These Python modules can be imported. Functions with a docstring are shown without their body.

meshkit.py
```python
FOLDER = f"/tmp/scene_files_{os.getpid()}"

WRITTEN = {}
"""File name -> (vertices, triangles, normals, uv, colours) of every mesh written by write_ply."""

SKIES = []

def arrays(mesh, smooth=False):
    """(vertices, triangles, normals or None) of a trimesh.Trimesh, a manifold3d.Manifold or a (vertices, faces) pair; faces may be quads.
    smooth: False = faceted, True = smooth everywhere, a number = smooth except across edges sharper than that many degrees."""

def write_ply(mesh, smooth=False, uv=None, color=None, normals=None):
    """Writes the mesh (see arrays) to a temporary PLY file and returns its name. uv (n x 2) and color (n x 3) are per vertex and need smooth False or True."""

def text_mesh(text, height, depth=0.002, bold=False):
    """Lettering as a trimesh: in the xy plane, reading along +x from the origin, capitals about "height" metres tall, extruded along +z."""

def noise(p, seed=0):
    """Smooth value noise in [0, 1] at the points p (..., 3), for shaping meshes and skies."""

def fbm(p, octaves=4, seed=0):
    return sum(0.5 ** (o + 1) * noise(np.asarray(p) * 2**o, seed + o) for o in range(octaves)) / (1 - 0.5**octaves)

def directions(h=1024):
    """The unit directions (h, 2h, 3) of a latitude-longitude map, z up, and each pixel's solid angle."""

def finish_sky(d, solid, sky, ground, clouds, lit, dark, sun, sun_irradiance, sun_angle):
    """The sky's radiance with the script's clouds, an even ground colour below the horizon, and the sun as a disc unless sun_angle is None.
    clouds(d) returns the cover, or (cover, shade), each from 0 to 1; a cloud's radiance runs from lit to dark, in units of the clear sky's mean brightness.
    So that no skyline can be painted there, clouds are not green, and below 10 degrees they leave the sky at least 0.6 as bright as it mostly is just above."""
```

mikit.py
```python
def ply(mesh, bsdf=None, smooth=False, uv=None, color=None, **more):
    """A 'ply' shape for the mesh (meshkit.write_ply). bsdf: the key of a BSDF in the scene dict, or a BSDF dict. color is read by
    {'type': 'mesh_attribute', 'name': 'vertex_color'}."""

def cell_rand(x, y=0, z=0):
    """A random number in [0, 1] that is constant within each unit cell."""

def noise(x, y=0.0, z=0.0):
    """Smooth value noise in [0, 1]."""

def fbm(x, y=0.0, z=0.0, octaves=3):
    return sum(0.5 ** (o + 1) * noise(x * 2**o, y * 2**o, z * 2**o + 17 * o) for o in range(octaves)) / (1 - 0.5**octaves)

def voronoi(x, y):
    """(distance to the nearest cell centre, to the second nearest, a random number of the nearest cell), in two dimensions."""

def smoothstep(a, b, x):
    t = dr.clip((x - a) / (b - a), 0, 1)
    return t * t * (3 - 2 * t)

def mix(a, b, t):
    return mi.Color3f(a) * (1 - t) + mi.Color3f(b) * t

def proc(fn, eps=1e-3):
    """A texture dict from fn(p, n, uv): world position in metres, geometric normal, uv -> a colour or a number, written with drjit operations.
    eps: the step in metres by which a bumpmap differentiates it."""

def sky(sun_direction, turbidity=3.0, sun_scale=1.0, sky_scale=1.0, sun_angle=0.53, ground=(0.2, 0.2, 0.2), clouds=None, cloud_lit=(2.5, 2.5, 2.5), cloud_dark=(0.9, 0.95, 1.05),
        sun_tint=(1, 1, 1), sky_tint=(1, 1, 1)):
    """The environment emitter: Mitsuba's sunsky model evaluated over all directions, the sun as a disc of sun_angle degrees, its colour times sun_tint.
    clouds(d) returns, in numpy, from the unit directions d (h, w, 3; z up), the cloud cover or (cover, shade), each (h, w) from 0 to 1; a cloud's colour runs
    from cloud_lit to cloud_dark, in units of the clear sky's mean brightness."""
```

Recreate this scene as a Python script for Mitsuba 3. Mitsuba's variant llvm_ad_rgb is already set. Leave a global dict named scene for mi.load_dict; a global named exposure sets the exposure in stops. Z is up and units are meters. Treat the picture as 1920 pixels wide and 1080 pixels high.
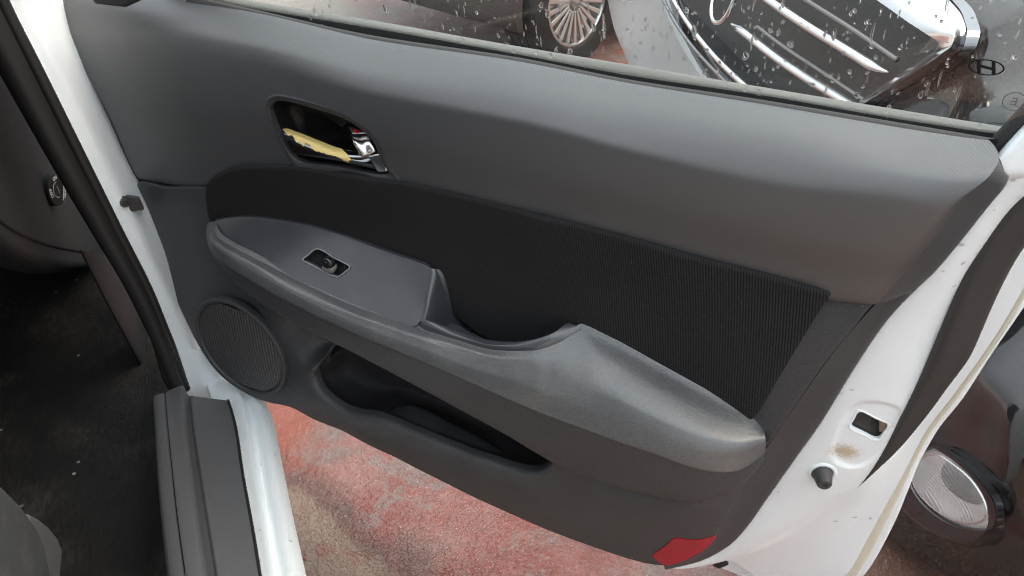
import math
import numpy as np, trimesh, drjit as dr, mitsuba as mi, mikit, meshkit
from scipy.interpolate import PchipInterpolator, CubicSpline, RBFInterpolator, LinearNDInterpolator
from scipy.spatial import Delaunay, cKDTree
from shapely.geometry import Polygon, Point, LineString
from shapely import contains_xy, affinity
T = mi.ScalarTransform4f
scene, labels = {}, {}

# ------------------------------------------------------------------ camera, sky, exposure
scene['camera'] = {'type': 'perspective', 'fov': 65.24, 'fov_axis': 'x', 'near_clip': 0.02, 'far_clip': 300.0,
                   'to_world': T().look_at(origin=[np.float64(0.09392), np.float64(-1.17669), np.float64(1.20613)], target=[np.float64(0.40659), np.float64(-0.3983), np.float64(0.66175)], up=[np.float64(0.19139), np.float64(0.50973), np.float64(0.83877)])}
scene['sky'] = mikit.sky([0.55, -0.25, 0.8], turbidity=4, sun_scale=0.12, sun_angle=40, clouds=lambda d: (np.ones(d.shape[:2]), np.clip(1.05 - 1.0 * d[..., 2] + 0.3 * (meshkit.fbm(d * 3.0, 3) - 0.5), 0, 1)),
                         cloud_lit=(1.56, 1.66, 1.74), cloud_dark=(0.50, 0.54, 0.58), ground=(0.2, 0.14, 0.12))
exposure = 3.95

# ------------------------------------------------------------------ frames (world: x outboard, y forward, z up; metres)
ANG = 0.73304
SA, CA = math.sin(ANG), math.cos(ANG)
DS, DN = np.array([SA, -CA, 0.0]), np.array([-CA, -SA, 0.0])      # along the open door from the hinge; towards the cabin side
def dw(p):                                                        # door millimetres (s, z, n) -> world
    p = np.asarray(p, float)
    return (p[..., :1] * DS + p[..., 2:3] * DN + p[..., 1:2] * np.array([0, 0, 1.0])) / 1000
KH = np.array([0.24, 0.9708, 0.0]); KH /= np.linalg.norm(KH); KN = np.array([-KH[1], KH[0], 0.0])
def kw(p):                                                        # black car's nose: (u across, z, d outwards) mm -> world
    p = np.asarray(p, float)
    return (p[..., :1] * KH + (p[..., 2:3] - 1155.0) * KN + p[..., 1:2] * np.array([0, 0, 1.0])) / 1000
def ww(p):
    return np.asarray(p, float)

# ------------------------------------------------------------------ mesh helpers
def sm(pts, step=3.0, closed=False):
    """a smooth curve through the points, resampled"""
    p = np.asarray(pts, float)
    if closed:
        p = np.vstack([p, p[:1]])
    t = np.r_[0, np.cumsum(np.sqrt(np.linalg.norm(np.diff(p, axis=0), axis=1)) + 1e-9)]
    f = CubicSpline(t, p, bc_type='periodic' if closed else 'natural')
    tt = np.linspace(0, t[-1], 40 * len(p))
    q = f(tt)
    L = np.r_[0, np.cumsum(np.linalg.norm(np.diff(q, axis=0), axis=1))]
    n = max(int(L[-1] / step), 4)
    s = np.linspace(0, L[-1], n + 1)
    q = np.stack([np.interp(s, L, q[:, k]) for k in range(3)], 1)
    return q[:-1] if closed else q
class Loft:
    """surface through rails (R, K, 3); u along the rails, v across them"""
    def __init__(self, rails, closed=False, linear=False):
        r = np.asarray(rails, float)
        if closed:
            r = np.concatenate([r, r[:, :1]], 1)
        self.r, self.closed = r, closed
        du = np.linalg.norm(np.diff(r, axis=1), axis=2).mean(0); self.u = np.r_[0, np.cumsum(du + 1e-9)]; self.u /= self.u[-1]
        dv = np.linalg.norm(np.diff(r, axis=0), axis=2).mean(1); self.v = np.r_[0, np.cumsum(dv + 1e-9)]; self.v /= self.v[-1]
        self.linear = linear
    def at(self, u, v):
        """grid of points for the vectors u, v -> (len v, len u, 3)"""
        a = CubicSpline(self.u, self.r, axis=1, bc_type='periodic')(u) if self.closed else PchipInterpolator(self.u, self.r, axis=1)(u)
        if len(self.v) == 2 or self.linear:
            return np.stack([np.stack([np.interp(v, self.v, a[:, i, k]) for i in range(a.shape[1])], 1) for k in range(3)], -1)
        return PchipInterpolator(self.v, a, axis=0)(v)
def grid_faces(nv, nu, flip=False):
    i = np.arange(nv * nu).reshape(nv, nu)
    q = np.stack([i[:-1, :-1], i[:-1, 1:], i[1:, 1:], i[1:, :-1]], -1).reshape(-1, 4)
    f = np.vstack([q[:, [0, 1, 2]], q[:, [0, 2, 3]]])
    return f[:, ::-1] if flip else f
def loft(rails, nu=80, nv=24, closed=False, fr=dw, linear=False, raw=False):
    L = Loft(rails, closed, linear)
    g = L.at(np.linspace(0, 1, nu), np.linspace(0, 1, nv) if not linear else np.unique(np.r_[L.v, np.linspace(0, 1, nv)]))
    m = trimesh.Trimesh(g.reshape(-1, 3) if raw else fr(g.reshape(-1, 3)), grid_faces(g.shape[0], nu), process=False)
    return m
def tube(path, r, k=12, flat=1.0, up=None, cap=True):
    """swept tube along world points; r number or array; flat squashes it across 'up'"""
    p = np.asarray(path, float); n = len(p)
    r = np.broadcast_to(np.asarray(r, float), (n,))
    t = np.gradient(p, axis=0); t /= np.linalg.norm(t, axis=1, keepdims=True) + 1e-12
    up = np.array([0.0, 0, 1]) if up is None else np.asarray(up, float)
    a = np.cross(t, up); bad = np.linalg.norm(a, axis=1) < 0.05; a[bad] = np.cross(t[bad], [1, 0.3, 0.1])
    a /= np.linalg.norm(a, axis=1, keepdims=True); b = np.cross(a, t)
    an = np.linspace(0, 2 * np.pi, k, endpoint=False)
    v = p[:, None] + r[:, None, None] * (a[:, None] * np.cos(an)[None, :, None] + flat * b[:, None] * np.sin(an)[None, :, None])
    idx = np.arange(n * k).reshape(n, k); j = np.roll(idx, -1, axis=1)
    q = np.stack([idx[:-1], j[:-1], j[1:], idx[1:]], -1).reshape(-1, 4)
    f = np.vstack([q[:, [0, 1, 2]], q[:, [0, 2, 3]]]); v = v.reshape(-1, 3)
    if cap:
        v = np.vstack([v, p[:1], p[-1:]]); c0, c1 = n * k, n * k + 1
        f = np.vstack([f, np.stack([idx[0], np.full(k, c0), j[0]], 1), np.stack([idx[-1], j[-1], np.full(k, c1)], 1)])
    return trimesh.Trimesh(v, f, process=False)
def ring(path, r, k=10, flat=1.0, up=None):
    p = np.asarray(path, float)
    return tube(np.vstack([p, p[:2]]), r, k, flat, up, cap=False)
def resample2(poly, step):
    l = np.asarray(poly.exterior.coords); d = np.r_[0, np.cumsum(np.linalg.norm(np.diff(l, axis=0), axis=1))]
    n = max(int(d[-1] / step), 6); s = np.linspace(0, d[-1], n, endpoint=False)
    return np.stack([np.interp(s, d, l[:, 0]), np.interp(s, d, l[:, 1])], 1)
def rbf(ctrl, smooth=0.0):
    c = np.unique(np.round(np.asarray(ctrl, float), 1), axis=0)
    _, i = np.unique(np.round(c[:, :2]), axis=0, return_index=True); c = c[i]
    f = RBFInterpolator(c[:, :2] / 100, c[:, 2], kernel='thin_plate_spline', smoothing=smooth)
    return lambda s, z: f(np.stack([np.ravel(s), np.ravel(z)], 1) / 100)
def panel(outline, fn, wall=6.0, r=2.0, grid=7.0, holes=(), hole_r=None, step=3.0, fr=dw, hole_wall=None, closed_smooth=True):
    """a moulded sheet over an outline in the (s, z) plane, with rounded edges that turn back by 'wall'"""
    ol = sm(outline, step, True)[:, :2] if closed_smooth else resample2(Polygon(np.asarray(outline)[:, :2]), step)
    P = Polygon(ol).buffer(0)
    if P.geom_type != 'Polygon': P = max(P.geoms, key=lambda g: g.area)
    hs = [Polygon(sm(h, step, True)[:, :2]).buffer(0) for h in holes]; hole_r = r if hole_r is None else hole_r
    pts, bound = [], []
    start = 0
    for poly, rr, sign in [(P, r, -1)] + [(h, hole_r, 1) for h in hs]:
        b = resample2(poly, step); bound.append((start, len(b), rr, sign)); pts.append(b); start += len(b)
    for poly, rr, sign in [(P, r, -1)] + [(h, hole_r, 1) for h in hs]:
        for k in (0.12, 0.35, 0.65, 1.0):
            q = poly.buffer(sign * rr * k)
            for g in getattr(q, 'geoms', [q]):
                if not g.is_empty and g.area > 1: pts.append(resample2(g, step)); start += len(pts[-1])
    x0, y0, x1, y1 = P.bounds
    gx, gy = np.meshgrid(np.arange(x0, x1, grid), np.arange(y0, y1, grid * 0.87)); gx = gx + (np.arange(gx.shape[0]) % 2)[:, None] * grid / 2
    inner = P.buffer(-r - 1.5)
    for h in hs: inner = inner.difference(h.buffer(hole_r + 1.5))
    ok = contains_xy(inner, gx.ravel(), gy.ravel()); pts.append(np.stack([gx.ravel()[ok], gy.ravel()[ok]], 1))
    q = np.vstack(pts)
    full = P
    for h in hs: full = full.difference(h)
    keep = np.arange(len(q)) < sum(b[1] for b in bound); keep |= contains_xy(full, q[:, 0], q[:, 1])
    q = q[keep]
    tri = Delaunay(q + 1e-4 * np.random.default_rng(1).standard_normal(q.shape)).simplices
    c = q[tri].mean(1); tri = tri[contains_xy(full.buffer(0.05), c[:, 0], c[:, 1])]
    a = q[tri]; area = np.cross(a[:, 1] - a[:, 0], a[:, 2] - a[:, 0]); tri[area < 0] = tri[area < 0][:, ::-1]; tri = tri[np.abs(area) > 1e-3]
    n = fn(q[:, 0], q[:, 1])
    for (i0, k, rr, sign), poly in zip(bound, [P] + hs):
        d = cKDTree(np.asarray(LineString(np.vstack([q[i0:i0 + k], q[i0:i0 + 1]])).segmentize(0.5).coords)).query(q)[0]
        e = np.clip(1 - d / rr, 0, 1); n = n - rr * (1 - np.sqrt(np.clip(1 - e * e, 0, 1)))
    v, f, base = [np.column_stack([q, n])], [tri], len(q)
    for (i0, k, rr, sign) in bound:
        w = wall if sign < 0 else (hole_wall or wall)
        i = np.arange(k); lo = np.column_stack([q[i0:i0 + k], n[i0:i0 + k] - w]); v.append(lo)
        A, B, C, E = i0 + i, i0 + (i + 1) % k, base + (i + 1) % k, base + i
        f += [np.stack([A, E, B], 1), np.stack([B, E, C], 1)]; base += k
    return trimesh.Trimesh(fr(np.vstack(v)), np.vstack(f), process=False)
def cut(mesh, loop_world, axis=DN):
    """drop the triangles that lie inside a loop seen along an axis"""
    a = np.cross(axis, [0, 0, 1.0]); b = np.array([0, 0, 1.0])
    P = Polygon(np.stack([loop_world @ a, loop_world @ b], 1)).buffer(0)
    c = mesh.triangles_center; inside = contains_xy(P, c @ a, c @ b)
    return trimesh.Trimesh(mesh.vertices, mesh.faces[~inside], process=False)
def surf(mesh):
    """n as a function of (s, z) on a door mesh"""
    v = mesh.vertices; s, z, n = v @ DS * 1000, v[:, 2] * 1000, v @ DN * 1000
    f = LinearNDInterpolator(np.stack([s, z], 1), n)
    return lambda a, b: np.nan_to_num(f(np.stack([np.ravel(a), np.ravel(b)], 1)), nan=float(np.median(n)))
def hull_of(points, r, sub=2):
    """hull of spheres: a block with rounded edges (world points, metres)"""
    s = trimesh.creation.icosphere(subdivisions=sub, radius=1.0).vertices
    r = np.broadcast_to(np.asarray(r, float), (len(points),))
    return trimesh.convex.convex_hull(np.vstack([s * k + np.asarray(p) for p, k in zip(points, r)]))
def cat(*m):
    return trimesh.util.concatenate([x for x in m])
def flat_sheet(poly, origin, ex, ey, ez, h):
    """a shapely shape as a thin solid in the plane (origin, ex, ey), thickness h along ez; all in metres"""
    out = []
    for g in getattr(poly, 'geoms', [poly]):
        m = trimesh.creation.extrude_polygon(g, h, engine='earcut'); v = m.vertices
        out.append(trimesh.Trimesh(origin + v[:, :1] * ex + v[:, 1:2] * ey + v[:, 2:3] * ez, m.faces, process=False))
    return cat(*out)
def place_text(text, height, origin, ex, ey, ez, depth=0.0003, bold=False, mirror=False, center=True):
    m = meshkit.text_mesh(text, height, depth, bold); v = np.array(m.vertices)
    if center: v[:, :2] -= (v[:, :2].max(0) + v[:, :2].min(0)) / 2
    if mirror: v[:, 0] *= -1
    return trimesh.Trimesh(np.asarray(origin) + v[:, :1] * ex + v[:, 1:2] * ey + v[:, 2:3] * ez, m.faces[:, ::-1] if mirror else m.faces, process=False)
def off(pts, ds=0.0, dz=0.0, dn=0.0):
    return np.asarray(pts, float) + np.array([ds, dz, dn])
def obj(key, mesh, mat, smooth=40):
    scene[key] = mikit.ply(mesh, mat, smooth=smooth)
def tag(key, label=None, cat=None, **k):
    labels[key] = {**({'label': label} if label else {}), **({'category': cat} if cat else {}), **k}

# ------------------------------------------------------------------ materials
def mat(key, color, rough=0.5, spec=0.5, metallic=0.0, bump=None, scale=1.0, eps=4e-4, **k):
    c = color if isinstance(color, dict) else {'type': 'rgb', 'value': list(color)}
    b = {'type': 'principled', 'base_color': c, 'roughness': rough, 'specular': spec, 'metallic': metallic, **k}
    if metallic or spec is None: b.pop('specular')
    if bump is not None:
        b = {'type': 'bumpmap', 'arbitrary': mikit.proc(bump, eps), 'bsdf': b, 'scale': scale}
    scene[key] = {'type': 'twosided', 'bsdf': b}
def door_st(p):
    return (p.x * SA - p.y * CA) * 1000, p.z * 1000                # door millimetres
def vinyl_bump(p, n, uv):
    s, z = door_st(p); a, b = (s * 0.97 + z * 0.24) / 2.7, (z * 0.97 - s * 0.24) / 2.5
    return 0.00016 * (dr.sin(6.2832 * a) * dr.sin(6.2832 * b)) + 0.0004 * mikit.noise(s / 60, z / 60, 3)
def grain_bump(p, n, uv):
    return 0.00022 * mikit.noise(p.x * 420, p.y * 420, p.z * 420) + 0.00012 * mikit.noise(p.x * 900, p.y * 900, p.z * 900)
def leather_bump(p, n, uv):
    w = mikit.noise(p.x * 250, p.y * 250, p.z * 250)
    return 0.00034 * mikit.noise(p.x * 560 + w, p.y * 560, p.z * 560 + w) + 0.0002 * mikit.noise(p.x * 1000, p.y * 1000, p.z * 1000)
def fabric_bump(p, n, uv):
    s, z = door_st(p)
    return 0.00030 * dr.sin(6.2832 * (s + 0.12 * z) / 2.9) * (0.7 + 0.3 * dr.sin(6.2832 * z / 2.6)) + 0.0002 * mikit.noise(p.x * 700, p.y * 700, p.z * 700)
def lint(p, base, amount=0.55, density=0.985, size=260.0):
    """sparse pale specks of lint and dust"""
    q = mikit.cell_rand(dr.floor(p.x * size), dr.floor(p.y * size), dr.floor(p.z * size))
    return mikit.mix(base, (0.32, 0.31, 0.29), dr.select(q > density, (q - density) / (1 - density), 0) * amount)
def vinyl_color(p, n, uv):
    d = mikit.fbm(p.x * 9, p.y * 9, p.z * 9); s, z = door_st(p)
    dot_shade = 0.5 + 0.5 * dr.sin(6.2832 * (s * 0.97 + z * 0.24) / 2.7) * dr.sin(6.2832 * (z * 0.97 - s * 0.24) / 2.5)   # grain shading put into the colour: raised dots lighter, hollows darker
    return lint(p, mikit.mix((0.041, 0.044, 0.048), (0.052, 0.055, 0.059), d) * (0.70 + 0.46 * dot_shade + 0.16 * mikit.noise(p.x * 600, p.y * 600, p.z * 600)), 0.4, 0.9994, 700.0)
def plastic_color(p, n, uv):
    d = mikit.fbm(p.x * 14, p.y * 14, p.z * 14)
    return lint(p, mikit.mix((0.035, 0.037, 0.041), (0.048, 0.050, 0.054), d) * (0.78 + 0.44 * mikit.noise(p.x * 620, p.y * 620, p.z * 620)), 0.4, 0.9996, 700.0)
def pad_color(p, n, uv):
    g_ = mikit.noise(p.x * 640, p.y * 640, p.z * 640); d = mikit.smoothstep(0.52, 0.72, mikit.fbm(p.x * 16 + 3, p.y * 16, p.z * 16))
    return mikit.mix((0.062, 0.067, 0.071), (0.090, 0.088, 0.085), d * 0.6) * (0.76 + 0.48 * g_)
def satin_color(p, n, uv):
    d = mikit.smoothstep(0.45, 0.8, mikit.fbm(p.x * 22, p.y * 22, p.z * 22))
    return lint(p, mikit.mix((0.040, 0.043, 0.051), (0.050, 0.053, 0.060), d), 0.35, 0.9995, 700.0)
def fabric_color(p, n, uv):
    s, z = door_st(p); d = mikit.fbm(p.x * 12, p.y * 12, p.z * 12)
    w = 0.5 + 0.5 * dr.sin(6.2832 * (s + 0.12 * z) / 2.9)
    return lint(p, mikit.mix((0.010, 0.010, 0.0105), (0.038, 0.038, 0.039), w * (0.35 + 0.4 * d + 0.5 * mikit.noise(p.x * 500, p.y * 500, p.z * 500))), 0.35, 0.9998, 800.0)
SC0 = [(138, 459.6, 30)][0][0]
DENT = dw([(986.8, 559, -50)][0])
def white_color(p, n, uv):
    dx, dy, dz = p.x - DENT[0], p.y - DENT[1], p.z - DENT[2]
    a, b = dx * SA - dy * CA, dz
    e = dr.sqrt(dr.square(a * 1.0 + b * 0.3) / 0.0155**2 + dr.square(b) / 0.0115**2 + 1e-9)
    k = mikit.smoothstep(1.35, 0.3, e + 0.9 * (mikit.noise(p.x * 700, p.y * 700, p.z * 700) - 0.5))
    dirt = mikit.mix((0.77, 0.82, 0.84), (0.42, 0.33, 0.20), k * 0.85)
    spot = mikit.smoothstep(0.86, 0.90, mikit.noise(p.x * 130, p.y * 130, p.z * 130)) * mikit.smoothstep(0.55, 0.7, mikit.fbm(p.x * 12, p.y * 12, p.z * 12))
    return mikit.mix(dirt, (0.35, 0.32, 0.28), spot * 0.6)
def rib_color(p, n, uv):                                            # rib shading put into the colour: crests lighter, grooves darker
    s, z = door_st(p); w = 0.5 + 0.5 * dr.sin(6.2832 * (s - SC0) / 5.4)
    return mikit.mix((0.022, 0.022, 0.024), (0.050, 0.050, 0.052), w)
def carpet_color(p, n, uv):
    d = mikit.smoothstep(0.42, 0.75, mikit.fbm(p.x * 7, p.y * 7, p.z * 7, 4)); f = mikit.noise(p.x * 260, p.y * 90, p.z * 200)
    return lint(p, mikit.mix((0.014, 0.014, 0.0145), (0.052, 0.048, 0.041), d * (0.15 + 0.85 * f) + 0.12 * f), 1.0, 0.9988, 190.0)
def carpet_bump(p, n, uv):
    return 0.003 * mikit.noise(p.x * 300, p.y * 300, p.z * 300) + 0.012 * mikit.fbm(p.x * 22, p.y * 22, p.z * 22)
GC = np.array([(0.1186, 0.2248, 0)][0])
GA, GB = np.array([(0.0905, 0.1013, 0)][0]), np.array([(0.2544, -0.2425, 0)][0])
def ground_color(p, n, uv):
    w1, w2 = mikit.fbm(p.x * 9, p.y * 9, 1), mikit.fbm(p.x * 26 + 7, p.y * 26, 2)
    t = (GB - GA)[:2] / np.linalg.norm((GB - GA)[:2])
    side = (p.x - GA[0]) * t[1] - (p.y - GA[1]) * t[0]             # > 0 towards the car: the bare tan slab
    bare = mikit.smoothstep(-0.012, 0.012, side + 0.05 * (w1 - 0.5) + 0.03 * (w2 - 0.5))
    red = mikit.mix((0.265, 0.080, 0.062), (0.300, 0.142, 0.122), mikit.smoothstep(0.3, 0.7, w1))
    grey = mikit.mix((0.165, 0.122, 0.108), (0.235, 0.180, 0.165), w2)
    w3 = mikit.fbm(p.x * 85, p.y * 85, 3)
    worn = mikit.smoothstep(0.47, 0.62, 0.45 * mikit.fbm(p.x * 5 + 3, p.y * 5, 5) + 0.3 * w2 + 0.25 * w3)
    c = mikit.mix(red, grey, worn * 0.85)
    dark = mikit.smoothstep(0.56, 0.74, mikit.fbm(p.x * 7 + 11, p.y * 7, 8))
    c = mikit.mix(c, (0.13, 0.08, 0.065), dark * 0.5) * (0.80 + 0.4 * w3)
    tan = mikit.mix((0.33, 0.215, 0.150), (0.40, 0.275, 0.200), w1)
    tan = mikit.mix(tan, (0.36, 0.12, 0.09), mikit.smoothstep(0.58, 0.72, w2) * 0.55)
    c = mikit.mix(c, tan, bare)
    edge = mikit.smoothstep(0.055, 0.0, dr.abs(side + 0.012 + 0.07 * (w1 - 0.5)))
    c = mikit.mix(c, (0.115, 0.055, 0.04), edge * (0.35 + 0.6 * w2))
    patch = mikit.smoothstep(0.16, 0.04, dr.sqrt(dr.square(p.x - GC[0]) + dr.square(p.y - GC[1])) + 0.10 * (w1 - 0.5) + 0.05 * (w2 - 0.5))
    c = mikit.mix(c, (0.34, 0.075, 0.035), patch * 0.7)
    near = mikit.smoothstep(0.85, 1.0, p.x + 0.1 * (w1 - 0.5)) * mikit.smoothstep(0.6, 0.1, p.y)  # brown ground beside the black car, shade between the cars included in its colour
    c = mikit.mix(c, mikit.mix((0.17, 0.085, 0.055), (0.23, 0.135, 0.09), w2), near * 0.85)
    far = mikit.smoothstep(1.6, 3.2, p.y) * mikit.smoothstep(1.2, 0.9, p.x + 0.12 * (w1 - .5))
    c = mikit.mix(c, mikit.mix((0.34, 0.28, 0.23), (0.42, 0.36, 0.31), w2), far)
    q = mikit.cell_rand(dr.floor(p.x * 560 + 0.7 * w2), dr.floor(p.y * 560)); q2 = mikit.noise(p.x * 330, p.y * 330)
    c = mikit.mix(c, (0.62, 0.52, 0.42), mikit.smoothstep(0.86, 0.99, q) * q2 * 0.6)
    return mikit.mix(c, (0.06, 0.05, 0.05), mikit.smoothstep(0.10, 0.02, q) * 0.7) * 0.87
def ground_bump(p, n, uv):
    return 0.0022 * mikit.noise(p.x * 330, p.y * 330) + 0.0015 * mikit.noise(p.x * 130, p.y * 130)
def reflector_bump(p, n, uv):
    s, z = door_st(p)
    return 0.0006 * dr.sin(6.2832 * (s + 0.4 * z) / 3.2) * dr.sin(6.2832 * (z - 0.4 * s) / 3.2)
def wet_bump(p, n, uv):
    return 0.0035 * mikit.smoothstep(0.60, 0.68, mikit.noise(p.x * 95, p.y * 95, p.z * 95)) + 0.002 * mikit.smoothstep(0.62, 0.66, mikit.fbm(p.x * 40, p.y * 40, p.z * 40))
def lens_bump(p, n, uv):
    return 0.0009 * dr.sin(6.2832 * p.z * 1000 / 5.0) * mikit.smoothstep(0.35, 0.6, mikit.noise(p.x * 28, p.y * 28, p.z * 28))
mat('vinyl', mikit.proc(vinyl_color), 0.40, None, bump=vinyl_bump, scale=1.2, eta=2.02)
mat('plastic', mikit.proc(plastic_color), 0.52, None, bump=grain_bump, scale=1.2, eta=1.6)
mat('pad_skin', mikit.proc(pad_color), 0.44, None, bump=leather_bump, scale=0.45, eta=2.0)
mat('satin', mikit.proc(satin_color), 0.33, None, eta=1.85)
mat('fabric', mikit.proc(fabric_color), 0.9, 0.2, bump=fabric_bump, sheen=0.25)
mat('matte_black', (0.022, 0.022, 0.024), 0.6, 0.3)
mat('stop_rubber', (0.05, 0.05, 0.052), 0.5, 0.5)
mat('gloss_black', (0.008, 0.008, 0.009), 0.32, 0.25)
mat('ball_black', (0.008, 0.008, 0.009), 0.07, 0.5)
mat('lamp_housing', (0.008, 0.008, 0.009), 0.06, None, eta=1.9)
mat('rubber', (0.016, 0.0155, 0.0155), 0.5, 0.4)
mat('rubber_worn', (0.042, 0.039, 0.038), 0.55, 0.4, bump=grain_bump)
mat('seal_grey', (0.155, 0.157, 0.150), 0.45, 0.5)
mat('seat_trim', (0.13, 0.13, 0.13), 0.5, 0.5)
mat('rim_grey', (0.28, 0.28, 0.29), 0.35, 0.6)
mat('chrome', (0.88, 0.88, 0.89), 0.06, metallic=1.0)
mat('dark_chrome', (0.34, 0.35, 0.37), 0.10, metallic=1.0)
mat('satin_chrome', (0.95, 0.95, 0.95), 0.24, metallic=1.0)
mat('yellow_plastic', (0.86, 0.66, 0.25), 0.35, 0.5)
mat('red_plastic', (0.75, 0.02, 0.03), 0.3, 0.5)
mat('grille_plastic', mikit.proc(rib_color), 0.42, None, eta=1.7)
mat('red_reflector', (0.46, 0.006, 0.016), 0.16, 0.6, bump=reflector_bump, clearcoat=0.6, scale=1.8)
mat('white_paint', mikit.proc(white_color), 0.28, 0.5, clearcoat=0.7, clearcoat_gloss=0.92)
mat('sealant', (0.66, 0.63, 0.52), 0.55, 0.3)
mat('carpet', mikit.proc(carpet_color), 0.95, 0.1, bump=carpet_bump)
mat('dash_plastic', (0.013, 0.015, 0.016), 0.7, 0.25)
mat('grey_plastic', (0.075, 0.077, 0.082), 0.45, None, eta=1.8, bump=grain_bump)
mat('print_white', (0.62, 0.62, 0.60), 0.6, 0.2)
mat('print_black', (0.012, 0.012, 0.012), 0.6, 0.2)
mat('print_grey', (0.13, 0.13, 0.13), 0.6, 0.2)
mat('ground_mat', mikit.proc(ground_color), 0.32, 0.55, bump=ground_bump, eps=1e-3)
def wet_rough(p, n, uv):                                            # beaded water patches on the polish
    w = mikit.smoothstep(0.50, 0.54, mikit.fbm(p.x * 34, p.y * 34, p.z * 34))
    return 0.05 + 0.13 * w
mat('black_paint', (0.012, 0.012, 0.013), mikit.proc(wet_rough), None, eta=1.7, clearcoat=0.3, clearcoat_gloss=0.97)
mat('grey_paint', (0.42, 0.43, 0.43), 0.2, 0.5, clearcoat=0.8, clearcoat_gloss=0.95)
mat('grille_dark', (0.05, 0.052, 0.053), 0.4, 0.5)
mat('tyre', (0.030, 0.029, 0.028), 0.8, 0.3)
mat('alloy', (0.62, 0.62, 0.61), 0.25, metallic=1.0)
mat('steel', (0.30, 0.29, 0.28), 0.4, metallic=1.0)
mat('lamp_bowl', (0.85, 0.85, 0.84), 0.45, metallic=0.75, bump=lens_bump)
mat('headliner', (0.16, 0.16, 0.16), 0.9, 0.1)
scene['glass'] = {'type': 'thindielectric', 'int_ior': 1.5, 'specular_transmittance': {'type': 'rgb', 'value': [0.90, 0.93, 0.91]}}
scene['clear_lens'] = {'type': 'blendbsdf', 'weight': 0.26, 'a': {'type': 'thindielectric', 'int_ior': 1.5}, 'b': {'type': 'twosided', 'bsdf': {'type': 'diffuse', 'reflectance': {'type': 'rgb', 'value': [0.55, 0.55, 0.54]}}}}
scene['water'] = {'type': 'dielectric', 'int_ior': 1.33}

# ------------------------------------------------------------------ ground
g = np.array([[-60, -60, 0], [60, -60, 0], [60, 60, 0], [-60, 60, 0.0]])
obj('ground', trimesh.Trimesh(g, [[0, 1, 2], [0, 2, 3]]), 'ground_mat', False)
tag('ground', 'worn red painted concrete with bare tan and grey patches', 'ground', kind='structure')

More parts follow.
